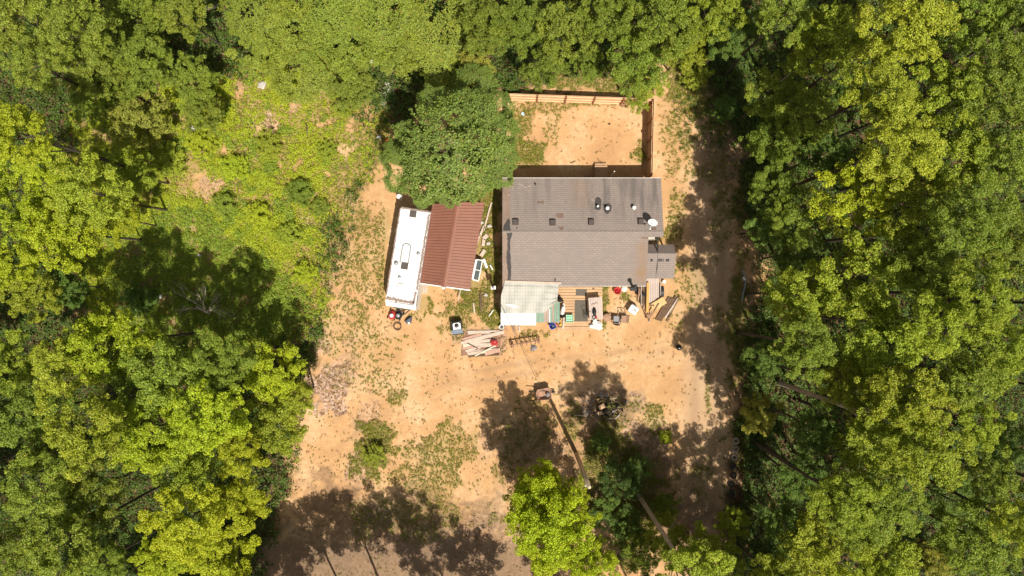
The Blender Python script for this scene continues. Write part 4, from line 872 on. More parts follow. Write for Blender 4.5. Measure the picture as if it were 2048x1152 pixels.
for i,(a,b,w_,lab) in enumerate((((1010,652),(1014,664),.12,'left reddish plank poking out below the white panel'),((1023,652),(1031,671),.09,'slanting reddish plank below the white panel'),((1029,652),(1030,664),.2,'wide reddish plank below the white panel'),((1038,652),(1039,664),.11,'pale upright plank below the white panel'))):
    plank(a,b,w_,.05,.08+.02*i,M['tan_cloth'] if i < 3 else M['pale_wood'],lab,'planks below the white panel')
# old farm cultivator
c = at(1051,684,0); cu = empty('farm_cultivator', (c.x,c.y,0), 'rusty tined farm cultivator standing on the sand in front of the lean-to', 'cultivator')
a, b = at(1023,690,.62), at(1078,681,.62); MB().beam(a, b, .08, .08).build('tool_bar', M['rust'], cu)
d_ = (b-a).normalized(); n2 = Vector((d_.y,-d_.x,0))
for k in range(6):
    q = a.lerp(b,(k+.35)/6.2); MB().tube([q+n2*-.22+Vector((0,0,-.1)), q+n2*-.1+Vector((0,0,.12)), q+n2*.12+Vector((0,0,.02)), q+n2*.22+Vector((0,0,-.3)), q+n2*.05+Vector((0,0,-.6))], [.03,.034,.034,.032,.015], 7).build('tine', M['rust'], cu, True)
for t_ in (0,1):
    q = a.lerp(b,t_); MB().torus(q+Vector((0,0,-.35)), .22, .035, 20, 8, 1, Matrix.Rotation(math.radians(80),3,'Y')).build('gauge_wheel', M['rust'], cu, True); MB().tube([q+Vector((0,0,.1)), q+Vector((0,0,-.35))], .03, 6).build('wheel_strut', M['rust'], cu)
MB().tube([a.lerp(b,.4)+n2*-.1, a.lerp(b,.45)+n2*-.1+Vector((0,0,.5)), a.lerp(b,.62)+n2*-.1], .035, 7).build('hitch_frame', M['rust'], cu, True)
p = at(1068,696,.1); MB().add([p+Vector(q) for q in [(-.22,.22,-.1),(-.24,-.24,-.1),(.08,-.2,-.1),(.26,.02,-.1),(.12,.2,-.1),(-.05,.02,.12)]],[(0,1,5),(1,2,5),(2,3,5),(3,4,5),(4,0,5)]).thing('grey_sack', M['grey_cloth'], 'crumpled grey sack on the sand at the foot of the cultivator', 'sack')
# wheelbarrow
p = at(1086,786,0); wbn = empty('wheelbarrow', (p.x,p.y,0), 'rusty wheelbarrow standing alone in the sandy yard near the utility pole', 'wheelbarrow'); R = Matrix.Rotation(math.radians(8),3,'Z'); L = lambda x,y,z: p + R @ Vector((x*1.3,y*1.3,z*1.15))
ot, it = [(-.33,-.29),(.26,-.33),(.44,-.20),(.46,.20),(.28,.34),(-.33,.30),(-.40,.1),(-.40,-.1)], []
v = MB(); k8 = len(ot)
v.v = [tuple(L(x*.62,y*.62,.32)) for x,y in ot]+[tuple(L(x,y,.64)) for x,y in ot]+[tuple(L(x*.95,y*.95,.635)) for x,y in ot]+[tuple(L(x*.58,y*.58,.345)) for x,y in ot]
for q in range(3): v.f += [(q*k8+k,q*k8+(k+1)%k8,(q+1)*k8+(k+1)%k8,(q+1)*k8+k) for k in range(k8)]
v.f += [tuple(range(k8-1,-1,-1)), tuple(3*k8+k for k in range(k8))]; M['tray_rust'] = simple('tray_rust', (0.40,0.235,0.165), 0.85, 0.35, 6); v.build('tray', M['tray_rust'], wbn)
for s in (-1,1): MB().tube([L(.45,s*.08,.3), L(-.35,s*.24,.42), L(-.8,s*.27,.55)], .034, 7).build('handle', M['black_plastic'], wbn); MB().tube([L(-.3,s*.2,.4), L(-.36,s*.22,0)], .02, 6).build('leg', M['rust'], wbn)
MB().torus(L(.55,0,.19), .14, .05, 20, 8, 1, R @ Matrix.Rotation(math.pi/2,3,'X')).build('wheel', M['rubber'], wbn, True)
MB().blob(L(.24,-.06,.52), (.15,.17,.1), 9, 10, 6, .2).thing('pale_sack', M['grey_cloth'], 'pale sack lying in the right end of the rusty wheelbarrow', 'sack')
# utility pole with wires
pb = at(1153,908,0); PH = 8.35; pl = empty('utility_pole', tuple(pb), 'tall wooden utility pole rising from the shaded ground below the wheelbarrow', 'utility pole')
MB().tube([pb, pb+Vector((0,0,PH))], [.15,.105], 14).build('pole_shaft', M['pole_wood'], pl, True)
MB().tube([pb+Vector((-.14,-.05,PH-.6)), pb+Vector((-.2,-.1,PH-.55))], .05, 8).build('insulator', M['white_plastic'], pl); MB().tube([pb+Vector((-.16,0,0)), pb+Vector((-.14,0,PH-.8))], .02, 5).build('conduit', M['grey_metal'], pl)
def wire(a, b, sag, name, label, r=.012, n=24):
    a, b = Vector(a), Vector(b); MB().tube([a.lerp(b,i/n)-Vector((0,0,sag*4*(i/n)*(1-i/n))) for i in range(n+1)], r, 5).thing(name, M['wire'], label, 'wire')
top = pb+Vector((-.1,-.05,PH-.4))
wire(top, mp+Vector((0,0,2.55)), .55, 'service_wire', 'overhead service wire from the utility pole to the mast beside the lean-to')
wire(top, pb+Vector((-.35,-2.6,0)), 0, 'guy_wire', 'short guy wire slanting down from the utility pole top')
# tyres
for i,(px,py,m_,lab,rr_) in enumerate(((1471.5,882,'dusty_rubber','northmost dusty pale tyre in the row along the drive, grass inside',.24),(1471.5,898.5,'dusty_rubber','second dusty pale tyre from the top of the row along the drive',.24),(1468.5,915,'dusty_rubber','third tyre down the row, half sunk with stones in it',.22),(1466,933,'rubber','dark tyre fourth down the row along the drive',.24),(1467,951,'rubber','dark tyre fifth down the row in the shade',.23),(1463,969,'rubber','dark tyre sixth down the row in the shade',.23),(1465,988,'rubber','lowest dark tyre of the row, next to the yellow-green sapling',.24))):
    p = at(px,py,.09); MB().torus((p.x,p.y,.09), rr_*.80, rr_*.28, 28, 10, 1.0).torus((p.x,p.y,.13), rr_*.62, rr_*.1, 24, 6).thing('tyre', M[m_], lab, 'tyre', 'row of tyres along the drive', True)
# fire pit
c = at(1217,815,0)
v = MB(); r_ = random.Random(8)
for k in range(230):
    q = c + Vector((r_.gauss(.1,.5), r_.gauss(0,.36), .01)); v.blob(q, (r_.uniform(.03,.10), r_.uniform(.03,.07), r_.uniform(.02,.07)), k, 6, 4, .4)
tag(v.build('charred_ash', M['char']), 'blackened heap of ash and charcoal in the fire pit', 'ash', kind='stuff')
for k in range(46):
    a = r_.uniform(0,6.28); rad = r_.uniform(.75,1.75); q = c + Vector((math.cos(a)*rad*1.15-.3, math.sin(a)*rad*.62+.22, .04)); s = r_.uniform(.04,.11)
    MB().blob(q, (s,s*r_.uniform(.7,1),s*.7), 60+k, 8, 5, .25).thing('fire_pit_stone', M['stone'], 'one of the small grey stones strewn round the blackened fire pit', 'stone', 'stones round the fire pit')
for i,(px,py,w_,h2,rz,lab) in enumerate(((1203,813,.46,.30,.5,'larger tan firewood block left of the fire pit ash'),(1199.5,826,.32,.26,.2,'smaller tan firewood block below the larger one'))):
    q = at(px,py,.16); MB().box((q.x,q.y,.16), (w_,h2,.32), rz).thing('firewood_block', M['cedar'], lab, 'firewood', 'firewood blocks at the fire pit')
for i,(a,b,lab) in enumerate((((1148,830),(1172,832),'thin pale stick left of the fire pit'),((1229,839),(1240,829),'thin grey stick leaning on the ash of the fire pit'),((1214,838),(1230,836),'charred stick below the firewood blocks'))): plank(a,b,.05,.05,.12,M['bleached_wood'],lab,'sticks at the fire pit','stick',.2)
plank((1167,821),(1174,832),.22,.04,.1,M['bleached_wood'],'pale broken board lying left of the firewood blocks',None,'broken_board')

# ------------------------------------------------------------------ fences of the back yard
def fence(p0, p1, nb, H_, inward, label, gap=.012, pw=.14, rails=True):
    a, b = at(*p0,0), at(*p1,0); c_ = (a+b)/2; root = empty('wooden_fence', tuple(c_), label, 'fence', 'wooden fences of the back yard'); d = (b-a); L_ = d.length; d.normalize(); nrm_ = Vector((d.y,-d.x,0))
    if nrm_.dot(inward-c_) < 0: nrm_ = -nrm_
    r = random.Random(int(L_*10))
    for i in range(nb):
        s, e = a.lerp(b,i/nb), a.lerp(b,(i+1)/nb); v = MB(); m = max(1, int((e-s).length/pw))
        for k in range(m):
            q = s.lerp(e,(k+.5)/m) - nrm_*.05; v.box((q.x,q.y,H_/2+r.uniform(-.02,.02)), ((e-s).length/m-gap,.02,H_), math.atan2(d.y,d.x))
        v.build('panel', M['cedar'], root)
        for z in (.28,H_*.5,H_-.22):
            MB().beam(s+Vector((0,0,z))+d*.06, e+Vector((0,0,z))-d*.06, .06, .09).build('rail', M['cedar'], root)
    for i in range(nb+1):
        s = a.lerp(b,i/nb); MB().box((s.x+nrm_.x*.02,s.y+nrm_.y*.02,H_/2+.03), (.10,.10,H_+.06), math.atan2(d.y,d.x)).build('post', M['cedar_dark'], root)
    return root
yc = at(1160,280,0)
fence((1018,202),(1296,212),5,1.75,yc,'pale cedar back fence along the upper edge of the sandy yard')
fence((1297,213),(1294,358),4,1.75,yc,'tall reddish board fence on the right side of the sandy yard')
fence((1018,203),(1012,340),4,1.55,yc,'fence on the left side of the yard, mostly hidden by the big oak')
# back steps and things along the back wall
sp = empty('back_steps', tuple(at(1203,350,0)), 'grey wooden steps at the back wall leading down into the sandy yard', 'steps')
v = MB()
for k in range(9):
    y0 = 331+k*2.75; a, b = at(1189.5,y0+.2,.42), at(1214.5,y0+2.55,.42); v.box(((a.x+b.x)/2,(a.y+b.y)/2,.40), (b.x-a.x,a.y-b.y,.04))
v.build('landing', M['deck_wood'], sp)
for k in range(2): a, b = at(1190,326+k*2.5,.3), at(1214,329.5+k*2.5,.3); MB().box(((a.x+b.x)/2,(a.y+b.y)/2,.12+.13*k), (b.x-a.x,.24,.04)).build('tread', M['deck_wood'], sp)
for x in (1191,1213): p = at(x,333,.4); MB().box((p.x,p.y,.185), (.09,.09,.37)).build('post', M['dark_wood'], sp)
MB().tube([at(1199,329,.0), at(1202,322,.75), at(1206,329,.0)], .02, 6).thing('trestle', M['dark_metal'], 'thin dark A shaped trestle at the foot of the back steps', 'trestle')
MB().tube([at(1222,353,.3), at(1229,343,1.5)], .045, 8).thing('white_pole', M['white_plastic'], 'white pole leaning against the back wall right of the back steps', 'pole')
MB().blob(at(1177,353,.12), (.3,.15,.12), 70, 10, 6, .3).thing('pale_rag_heap', M['tan_cloth'], 'pale rag heap on the shaded ground left of the back steps', 'rags')
p = at(1045.5,228,.05); MB().lathe((p.x,p.y,0), [(.03,0),(.13,.02),(.14,.05),(.12,.055),(.02,.03)], 20).thing('pale_dish', M['pale_blue'], 'round pale blue dish lying in the grass of the back yard', 'dish')
MB().blob(at(1219,248,.05), (.09,.06,.05), 71).thing('dark_toy', M['dark_metal'], 'small dark object alone on the bare sand of the back yard', 'toy')
MB().tube([at(1140,326,.03), at(1145,325,.05), at(1151,322,.03)], .025, 6).thing('dark_stick', M['dark_wood'], 'short dark stick near the house shadow in the sandy yard', 'stick')
# things lying in the brush
MB().blob(at(773.5,283,.25), (.16,.22,.16), 72, 12, 7, .12).thing('orange_bag', M['orange'], 'bright orange bag at the left edge of the big oak', 'bag')
MB().blob(at(757.5,275,.12), (.15,.13,.1), 73, 10, 6, .3).thing('white_litter', M['white_plastic'], 'white crumpled plastic left of the orange bag', 'litter')
MB().lathe(at(744,126,.3), [(.10,0),(.14,.3),(.15,.5),(.05,.6)], 12).thing('pale_jug', M['white_plastic'], 'pale jug at the upper left corner of the big oak shadow', 'jug')
for k in range(34):
    t_ = k/33; q = at(776-10*t_**1.3+r_.gauss(0,3.2), 166+48*t_, .1); s = r_.uniform(.07,.17); MB().blob(q, (s,s*.8,s*.7), 200+k, 8, 5, .25).thing('pale_stone', M['pale_stone'], 'one of the pale stones in the narrow heap within the big oak shadow', 'stone', 'stone heap in the oak shadow')
MB().tube([at(613,246,.1), at(615,272,.1)], [.10,.08], 9).thing('short_log', M['dark_wood'], 'short dark log lying upright on the bright green brush', 'log', None, True)
MB().tube([at(404,19,.5), at(437,12,.5)], [.14,.12], 10).thing('grey_log', M['grey_wood'], 'grey log on the bare patch at the upper left of the photo', 'log', None, True)
MB().blob(at(383,258,.4), (.3,.2,.2), 74, 10, 6, .2).thing('pink_rock', M['pale_stone'], 'pinkish rock sticking out of the brush at the upper left', 'rock')
MB().blob(at(524,170,.2), (.35,.28,.2), 75, 10, 6, .25).thing('pale_boulder', M['pale_stone'], 'pale boulder on the bare strip beside the vine thicket', 'boulder')
MB().blob(at(320,592,.15), (.16,.18,.14), 76, 10, 6, .3).thing('white_bag', M['white_plastic'], 'small white bag in the shaded brush beside the dead tree', 'bag')
MB().blob(at(398,511,.2), (.14,.1,.1), 77, 10, 6, .3).thing('pale_can', M['pale_stone'], 'small pale lump in the shaded brush above the dead tree', 'litter')
p = at(1357,695,0); v = MB().lathe((p.x,p.y,0), [(.18,0),(.2,.2),(.12,.26),(.02,.27)], 14); v.thing('black_tub', M['black_plastic'], 'small black tub on the sand at the edge of the tree shade', 'tub', None, True); MB().blob(at(1359,697,.3), (.07,.05,.04), 4).thing('white_scrap', M['white_plastic'], 'small white scrap on top of the black tub', 'scrap')
a = at(1488,555,.2); MB().beam(at(1484,540,.15), at(1490,552,.15), .10, .08).beam(at(1492,560,.15), at(1483,602,.12), .09, .09).thing('steel_bar', M['grey_metal'], 'long bluish steel bar lying on the shaded drive at the edge of the woods', 'bar')
MB().box(at(1488,557,.2), (.16,.28,.12), .5).thing('pale_block', M['white_metal'], 'small pale block on the upper end of the bluish steel bar', 'block')

# ------------------------------------------------------------------ trees: crown middle and radius in photo pixels, height of the top in metres
WR, WL, WT = 'maples of the right woods', 'maples of the left woods', 'trees along the upper edge'
RIGHT = [
 (1660,85,88,16,'g','broad bright maple of the upper right woods, first right of the dark top gap'),
 (1565,35,70,14,'m','green maple at the upper edge left of the broad bright upper maple'),
 (1800,55,92,17,'g','big light green maple touching the upper edge in the right woods'),
 (1935,35,84,16,'m','green maple at the upper edge near the upper right corner'),
 (2035,60,70,15,'m','maple filling the upper right corner of the photo'),
 (1755,185,78,16,'g','bright maple just below the big light maple of the upper edge'),
 (1880,180,88,17,'g','wide sunlit maple in the middle of the upper right woods'),
 (1995,180,80,16,'m','green maple at the right edge below the corner maple'),
 (1795,300,84,16,'g','light maple right of the dark low trees of the drive'),
 (1905,315,84,17,'g','tall sunlit maple below the wide one in the upper right woods'),
 (2010,320,80,16,'m','maple at the right edge level with the back fence'),
 (1700,385,92,16,'y','bright yellow-green maple level with the house roof, nearest the dark low trees'),
 (1815,415,76,15,'g','light maple right of the yellow-green roof-level maple'),
 (1930,440,84,17,'m','deep textured maple level with the house ridge, near the right edge'),
 (2020,480,76,16,'m','maple at the right edge level with the porch roof'),
 (1850,540,74,16,'m','green maple behind the big crown level with the porch roof'),
 (1965,590,84,17,'g','sunlit maple near the right edge level with the deck'),
 (1725,555,100,16,'g','largest light green crown right of the drive, level with the deck'),
 (1600,590,78,12,'g','bright low maple reaching out over the drive beside the bluish steel bar'),
 (1610,690,72,12,'m','maple at the drive edge right of the black tub'),
 (1755,690,92,16,'g','wide light maple in the middle of the right woods, below deck level'),
 (1875,655,78,17,'g','sunlit maple between the wide middle maple and the right edge'),
 (1985,700,80,16,'g','light maple at the right edge below deck level'),
 (1690,770,60,14,'g','small bright maple above the upper slanting trunk in the right woods'),
 (1805,795,84,16,'g','big light maple right of the upper slanting trunk'),
 (1925,765,76,16,'m','green maple on the left rim of the dark right gap'),
 (1960,850,56,14,'g','sunlit maple crown hanging over the dark right gap'),
 (1840,895,84,16,'g','broad sunlit maple left of the dark lower right gap'),
 (1735,895,74,14,'g','light maple right of the lower slanting trunk'),
 (1630,860,58,10,'d','dark maple between the two slanting trunks'),
 (1690,1000,76,14,'g','light maple level with the small dark conifer, in the right woods'),
 (1605,960,58,10,'d','dark green maple right of the row of tyres'),
 (1770,1010,66,14,'m','maple on the left rim of the dark lower right gap'),
 (1640,1095,84,13,'g','broad maple on the lower edge right of the yellow sapling'),
 (1765,1110,76,14,'g','light maple on the lower edge of the right woods'),
 (1560,1040,52,8,'d','low dark maple near the lower edge beside the yellow sapling'),
 (1985,945,60,14,'m','maple at the right edge between the two dark gaps'),
 (1945,1075,82,13,'m','green maple near the lower right corner of the photo'),
 (2040,1050,64,14,'g','light maple at the right edge just above the lower right corner'),
 (1860,1130,56,12,'o','olive maple on the lower edge of the right woods'),
]
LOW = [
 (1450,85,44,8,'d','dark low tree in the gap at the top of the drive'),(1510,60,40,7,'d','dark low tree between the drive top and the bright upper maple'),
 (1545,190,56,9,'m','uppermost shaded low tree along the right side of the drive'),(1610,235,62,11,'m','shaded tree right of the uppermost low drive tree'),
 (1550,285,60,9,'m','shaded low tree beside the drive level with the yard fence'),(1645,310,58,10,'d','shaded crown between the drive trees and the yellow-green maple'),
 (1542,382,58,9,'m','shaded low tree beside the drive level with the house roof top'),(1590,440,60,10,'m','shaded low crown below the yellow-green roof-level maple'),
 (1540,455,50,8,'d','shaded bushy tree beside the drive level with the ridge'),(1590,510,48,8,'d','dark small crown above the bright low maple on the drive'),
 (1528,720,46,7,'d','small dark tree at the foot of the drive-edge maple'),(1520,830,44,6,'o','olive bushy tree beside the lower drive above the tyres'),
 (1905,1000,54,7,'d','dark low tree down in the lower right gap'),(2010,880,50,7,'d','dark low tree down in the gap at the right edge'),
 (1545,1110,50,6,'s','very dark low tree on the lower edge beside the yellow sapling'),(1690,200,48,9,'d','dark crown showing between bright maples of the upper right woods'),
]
TOP = [
 (1425,20,62,11,'g','light tree at the upper edge where the drive ends'),(1320,45,78,11,'m','broad leafy tree at the upper edge above the yard fence corner'),
 (1270,130,66,9,'m','tree overhanging the right end of the back fence'),(1215,35,58,10,'m','dark green tree at the upper edge above the yard middle'),
 (1130,60,68,9,'f','soft green tree at the upper edge above the back fence'),(1085,130,50,7,'f','soft low tree just behind the back fence, left half'),
 (1045,45,58,8,'f','soft green tree at the upper edge left of the yard'),(975,55,62,8,'f','rounded tree at the upper edge above the big oak'),
 (950,135,42,6,'o','small olive tree between the oak shadow and the back fence'),(1180,130,40,5,'f','small low bush tree behind the middle of the back fence'),(1370,95,46,7,'g','light small tree left of the dark gap at the drive top'),
]
THICKET = [
 (870,45,78,5,'f','rightmost smooth vine-covered tree of the upper thicket'),(790,95,72,4.5,'f','smooth vine-covered tree just above the oak shadow'),(770,20,76,5,'f','smooth vine-covered tree at the upper edge right of the thicket middle'),
 (690,85,80,4.5,'f','smooth vine-covered tree in the middle of the upper thicket'),(670,5,70,5,'f','smooth vine-covered tree at the upper edge in the thicket middle'),(585,60,76,4.5,'f','smooth vine-covered tree left of the thicket middle'),
 (600,140,62,3.5,'f','lower light vine-covered tree of the thicket rim above the brush'),(520,95,62,4,'f','vine-covered tree beside the bare strip of the thicket'),(500,20,60,4.5,'f','olive vine-covered tree at the upper edge right of the bare patch'),
 (700,165,60,3,'f','low vine-covered tree on the thicket rim left of the oak shadow'),(880,120,56,4,'f','vine-covered tree on the upper right rim of the oak shadow'),
]
LEFT = [
 (50,40,80,10,'f','broad tree in the upper left corner of the photo'),(160,55,80,10,'f','soft green tree at the upper edge near the upper left corner'),(275,45,72,9,'f','tree at the upper edge, third from the upper left corner'),
 (370,30,56,8,'f','tree at the upper edge beside the bare patch with the grey log'),(90,140,66,9,'f','tree at the left above the long dark diagonal gap'),(200,140,72,9,'f','tree in the upper left above the dark gap'),
 (300,125,62,8,'f','leafy tree left of the small dark pit in the upper left'),(390,165,54,6,'f','fine-leaved tree right of the dark pit in the upper left'),(180,205,42,6,'m','small crown on the upper rim of the dark diagonal gap'),
 (410,225,48,5,'f','low fine-leaved tree left of the pale boulder'),(280,245,62,5,'o','yellowish low tree right of the dark diagonal gap'),(235,175,46,6,'f','small tree between two crowns above the dark diagonal gap'),
 (35,265,72,15,'y','bright maple at the left edge below the dark diagonal gap'),(85,325,56,14,'y','small bright maple bordering the dark diagonal gap'),(40,400,82,12,'y','broad yellow-green maple at the left edge level with the house roof'),
 (180,385,82,10,'g','broad light maple between the left edge and the yellow brush'),(265,345,52,7,'g','small light maple on the rim of the yellow brush'),(135,460,86,11,'y','yellow-green maple above the shaded brush at the left'),(240,440,50,7,'y','small yellow maple above the dark gap in the shaded brush'),
 (35,520,60,10,'y','maple at the left edge level with the deck'),(70,590,52,8,'g','light maple at the left edge below deck level'),(130,575,46,6,'d','dark crown between left edge maple and shaded brush'),
 (225,690,92,14,'y','tall bright maple south of the shaded brush with the dead tree'),(130,735,74,12,'g','maple left of the tall bright one at the left side'),(40,720,66,12,'g','maple at the left edge level with the lumber pile'),
 (330,755,84,13,'m','deep green maple right of the tall bright one'),(450,720,66,10,'m','maple below the dead tree'),(545,745,70,9,'y','bright maple at the sand edge above the pink litter heap'),
 (60,830,84,13,'m','maple at the left edge level with the wheelbarrow'),(180,850,92,14,'g','large light maple in the middle of the lower left woods'),(300,860,88,14,'y','largest yellow-green crown of the lower left woods'),
 (420,830,84,12,'y','bright maple between the largest crown and the sand edge'),(555,850,76,9,'g','maple reaching furthest right over the sand at the lower left'),(480,905,62,10,'y','bright maple on the lower sand edge above the dirt road shade'),
 (70,960,86,13,'m','maple at the left edge above the lower left corner'),(185,985,74,13,'f','maple left of the dark gap in the lower left woods'),(375,940,66,11,'g','maple above the dark gap in the lower left woods'),
 (120,1085,84,12,'m','maple on the lower edge nearest the lower left corner'),(30,1100,70,12,'m','maple filling the lower left corner'),(215,1120,48,10,'m','small maple on the lower edge left of the dark gap'),
 (375,1040,82,10,'y','bright maple right of the dark gap at the lower left'),(480,1010,66,9,'y','yellow-green maple overhanging the shaded dirt road'),(330,1115,58,9,'y','maple on the lower edge just right of the dark gap'),(450,1110,80,9,'y','bright maple on the lower edge beside the dirt road'),(595,790,42,6,'g','low maple tip touching the pink litter heap'),
]
CENTRE = [
 (1095,1035,84,10.5,'b','bright yellow-green tree on the lower edge in the middle of the photo'),(1185,1130,60,9,'b','smaller bright tree joined to the lower right of the bright middle tree'),
 (1330,1075,50,5,'g','low green tree crossed by the long slanting trunk'),(1400,1100,56,6,'g','low leafy tree right of the long slanting trunk'),(1290,1110,46,4.5,'m','low dark tree left of the long slanting trunk'),
 (1465,1045,34,3.2,'g','yellow-green sapling beside the lowest tyre'),(1450,1120,44,4,'g','light low tree on the lower edge below the sapling'),
]
for L_, g_, nm in ((RIGHT, WR, 'maple_tree'), (LOW, 'low shaded trees along the drive', 'understory_tree'), (TOP, WT, 'leafy_tree'), (LEFT, WL, 'maple_tree'), (CENTRE, 'trees at the lower edge', 'leafy_tree')):
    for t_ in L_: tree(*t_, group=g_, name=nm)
for i_, t_ in enumerate(THICKET): tree(*t_, 'L' if i_ % 2 else 'S', group='vine-covered trees of the thicket', name='vine_tree', el=.55)
# the big oak behind the house: several masses under one crown
tree(895,298,100,11.5,'k','big dark green oak spreading over the corner of the house and the shelter','S',name='oak_tree', el=.8, group=None)
for q in ((828,272,46,9.5),(945,228,52,10),(975,275,56,9.5),(820,330,58,8),(935,345,56,9),(850,362,48,8.5),(985,335,44,7.5),(895,372,38,8),(800,300,30,8),(1000,212,30,7.5),(1000,258,36,8),(1000,308,36,8),(950,175,44,7),(870,205,34,9)):
    R_ = q[2]*(CAM_H-q[3])/FOC; p = at(q[0],q[1],q[3]-R_*.8); oak = [o for o in COL.objects if o.name.startswith('oak_tree')][0]
    o = link_mesh('crown', (LUMPY if q[0] % 5 else FINE)[q[0] % 3], None, oak); o.location = p - oak.location; o.scale = (R_,R_,R_*.8); o.rotation_euler.z = q[1]; o.color = (*TINT['k'], 1)
def mass(root_label, px, py, rpx, z, rz, tint, me):
    r_ = [o for o in COL.objects if o.get('label') == root_label][0]; p = at(px, py, z); o = link_mesh('crown', me, None, r_); o.location = p - r_.location
    R_ = rpx*(CAM_H-z)/FOC; o.scale = (R_, R_, rz); o.rotation_euler.z = px*.7; o.color = (*TINT[tint], 1)
for q in ((1255,1062,44,2.6,'d'),(1212,1022,34,2.2,'d'),(1330,1012,32,2.2,'m'),(1278,935,30,1.6,'d'),(1200,885,24,1.2,'d')): mass('low dark tree left of the long slanting trunk', q[0], q[1], q[2], q[3]*.6, q[3]*.5, q[4], LUMPY[q[0] % 5])
BT = 'bright yellow-green tree on the lower edge in the middle of the photo'
for q in ((1085,1010,72,5.0,2.4),(1100,1075,78,6.6,2.6),(1075,985,56,3.4,1.9),(1150,1035,46,6.2,2.0),(1085,962,44,6.8,1.7),(1145,985,34,6.6,1.5)): mass(BT, *q, 'b', LUMPY[int(q[0]) % 5])
tree(1236,962,54,5.0,'s','small dark green tree between the utility pole and the long trunk','L',name='small_tree')
BUSH = [(540,290,26,1.1,'g','bush in the brush just below the short dark log'),(600,385,30,1.2,'m','dark green bush in the brush level with the upper end of the camper'),(640,415,22,.9,'m','small dark bush between the brush and the sandy strip by the camper'),
 (470,335,30,1.2,'y','bright bush in the middle of the yellow-green brush'),(400,290,34,1.5,'y','bright bush beside the pinkish rock in the brush'),(340,320,34,1.6,'g','light bush at the left end of the yellow-green brush'),(520,430,28,1.2,'y','bright bush at the upper rim of the brush shade'),
 (575,470,30,1.2,'g','light bush right of the brush shade'),(610,545,26,1.1,'y','bright bush on the right rim of the brush shade'),(690,215,26,1.0,'g','low bush left of the oak shadow'),(655,300,20,.7,'g','little bush alone on the right part of the brush'),(450,410,26,1.2,'m','bush at the upper tip of the brush shade'),
 (280,600,40,2.0,'d','large dark bush in the shade left of the white bag'),(500,560,30,1.4,'m','bush in the shade above the dead tree branches'),(1276,204,24,2.3,'g','leafy bush overhanging the right end of the back fence'),(1303,170,30,2.0,'g','light bush just outside the corner of the yard fence'),
 (1390,150,34,1.6,'g','light bush in the grass at the top of the drive'),(1450,215,30,1.4,'d','dark bush in the shaded grass at the top of the drive'),(1330,875,16,.6,'y','small yellow-green bush right of the fire pit'),(748,905,26,.6,'g','low bush in the weed patch at the lower left of the yard')]
for q in BUSH: tree(q[0], q[1], q[2], q[3], q[4], q[5], name='bush', el=.7, group='bushes in the brush and along the yard', cat='bush', trunk_r=.03)
# tall tree whose bare trunk crosses the lower edge, and the two slanting trunks of the right woods
f = at(1277,990,0); plant_tree('tall_maple', f.x+.25, f.y-.2, 14.6, 2.3, 2.2, 'g', 'tall maple with a long bare pale trunk reaching past the lower edge', trunk_r=.165, foot=(f.x,f.y,0), bark='bleached_wood')
f = at(1553,764,0); plant_tree('tall_maple', f.x+.2, f.y-.1, 14.5, 2.2, 2.0, 'g', 'maple whose upper slanting trunk shows right of the drive', trunk_r=.17, foot=(f.x,f.y,0), bark='bleached_wood')
f = at(1523,889,0); plant_tree('tall_maple', f.x+.3, f.y-.25, 14.0, 2.0, 2.0, 'm', 'maple whose lower slanting trunk shows right of the tyres', trunk_r=.17, foot=(f.x,f.y,0))
# trees that stand just outside the frame (their shade falls into it): ground position in photo pixels
OUT = [(1381,1095,15,2.8),(1345,1065,13,2.2),(1450,1060,12,2.2),(600,1165,9,2.6),(690,1170,11,2.7),(775,1180,12,2.6),(860,1175,12,2.4),(930,1240,13,2.6),(640,1260,14,2.8),(1010,1230,10,2.2),(1350,1120,12,2.4),(1430,1150,12,2.6),(1290,1230,14,2.6),(1500,1180,14,2.8),(1180,1260,12,2.4),
 (1580,1230,14,3),(1700,1230,14,3),(1850,1240,14,3),(1900,600,15,3),(1950,750,15,3),(1900,900,15,3),(1930,420,15,3),(1920,250,15,3),(60,700,12,3),(60,900,12,3),(60,1050,12,3),(250,1230,12,3),(400,1240,12,3),(520,1250,12,3)]
for gx_, gy_, zt, R_ in OUT:
    x, y = g2w(gx_, gy_); plant_tree('maple_tree', x, y, zt-R_*.8, R_, R_, 'g', 'maple standing just beyond the edge of the photo, known by its shade', group='maples beyond the frame')

# dead tree in the shaded brush
dt = empty('dead_tree', tuple(at(438,612,0)), 'bare dead tree with pale thin branches in the shaded brush', 'tree'); r_ = random.Random(12); v = MB(); br_ = MB()
p = at(425,628,0); v.tube([p, p+Vector((-.1,.2,1.0)), p+Vector((-.4,.6,1.7))], [.09,.07,.04], 7)
def limb(a, d, L_, r0, n):
    b = a + d*L_; m = a.lerp(b,.5)+Vector((r_.uniform(-.1,.1),r_.uniform(-.1,.1),.06))*L_; br_.tube([a,m,b], [r0,r0*.7,r0*.35], 5, False)
    if n:
        for s in range(3 if n > 1 else 2):
            e = (d + Vector((r_.uniform(-.7,.7),r_.uniform(-.7,.7),r_.uniform(-.2,.3)))).normalized(); limb(a.lerp(b,r_.uniform(.35,.95)), e, L_*r_.uniform(.45,.75), r0*.5, n-1)
for ang, L_ in ((20,1.5),(50,1.4),(80,1.3),(112,1.4),(140,1.7),(2,1.6),(165,1.2)):
    t_ = math.radians(ang); limb(p+Vector((-.1,.2,r_.uniform(.5,1.1))), Vector((math.cos(t_),math.sin(t_),.35)).normalized(), L_, .035, 3)
v.build('trunk', M['bleached_wood'], dt, True); br_.build('branches', M['bleached_wood'], dt)

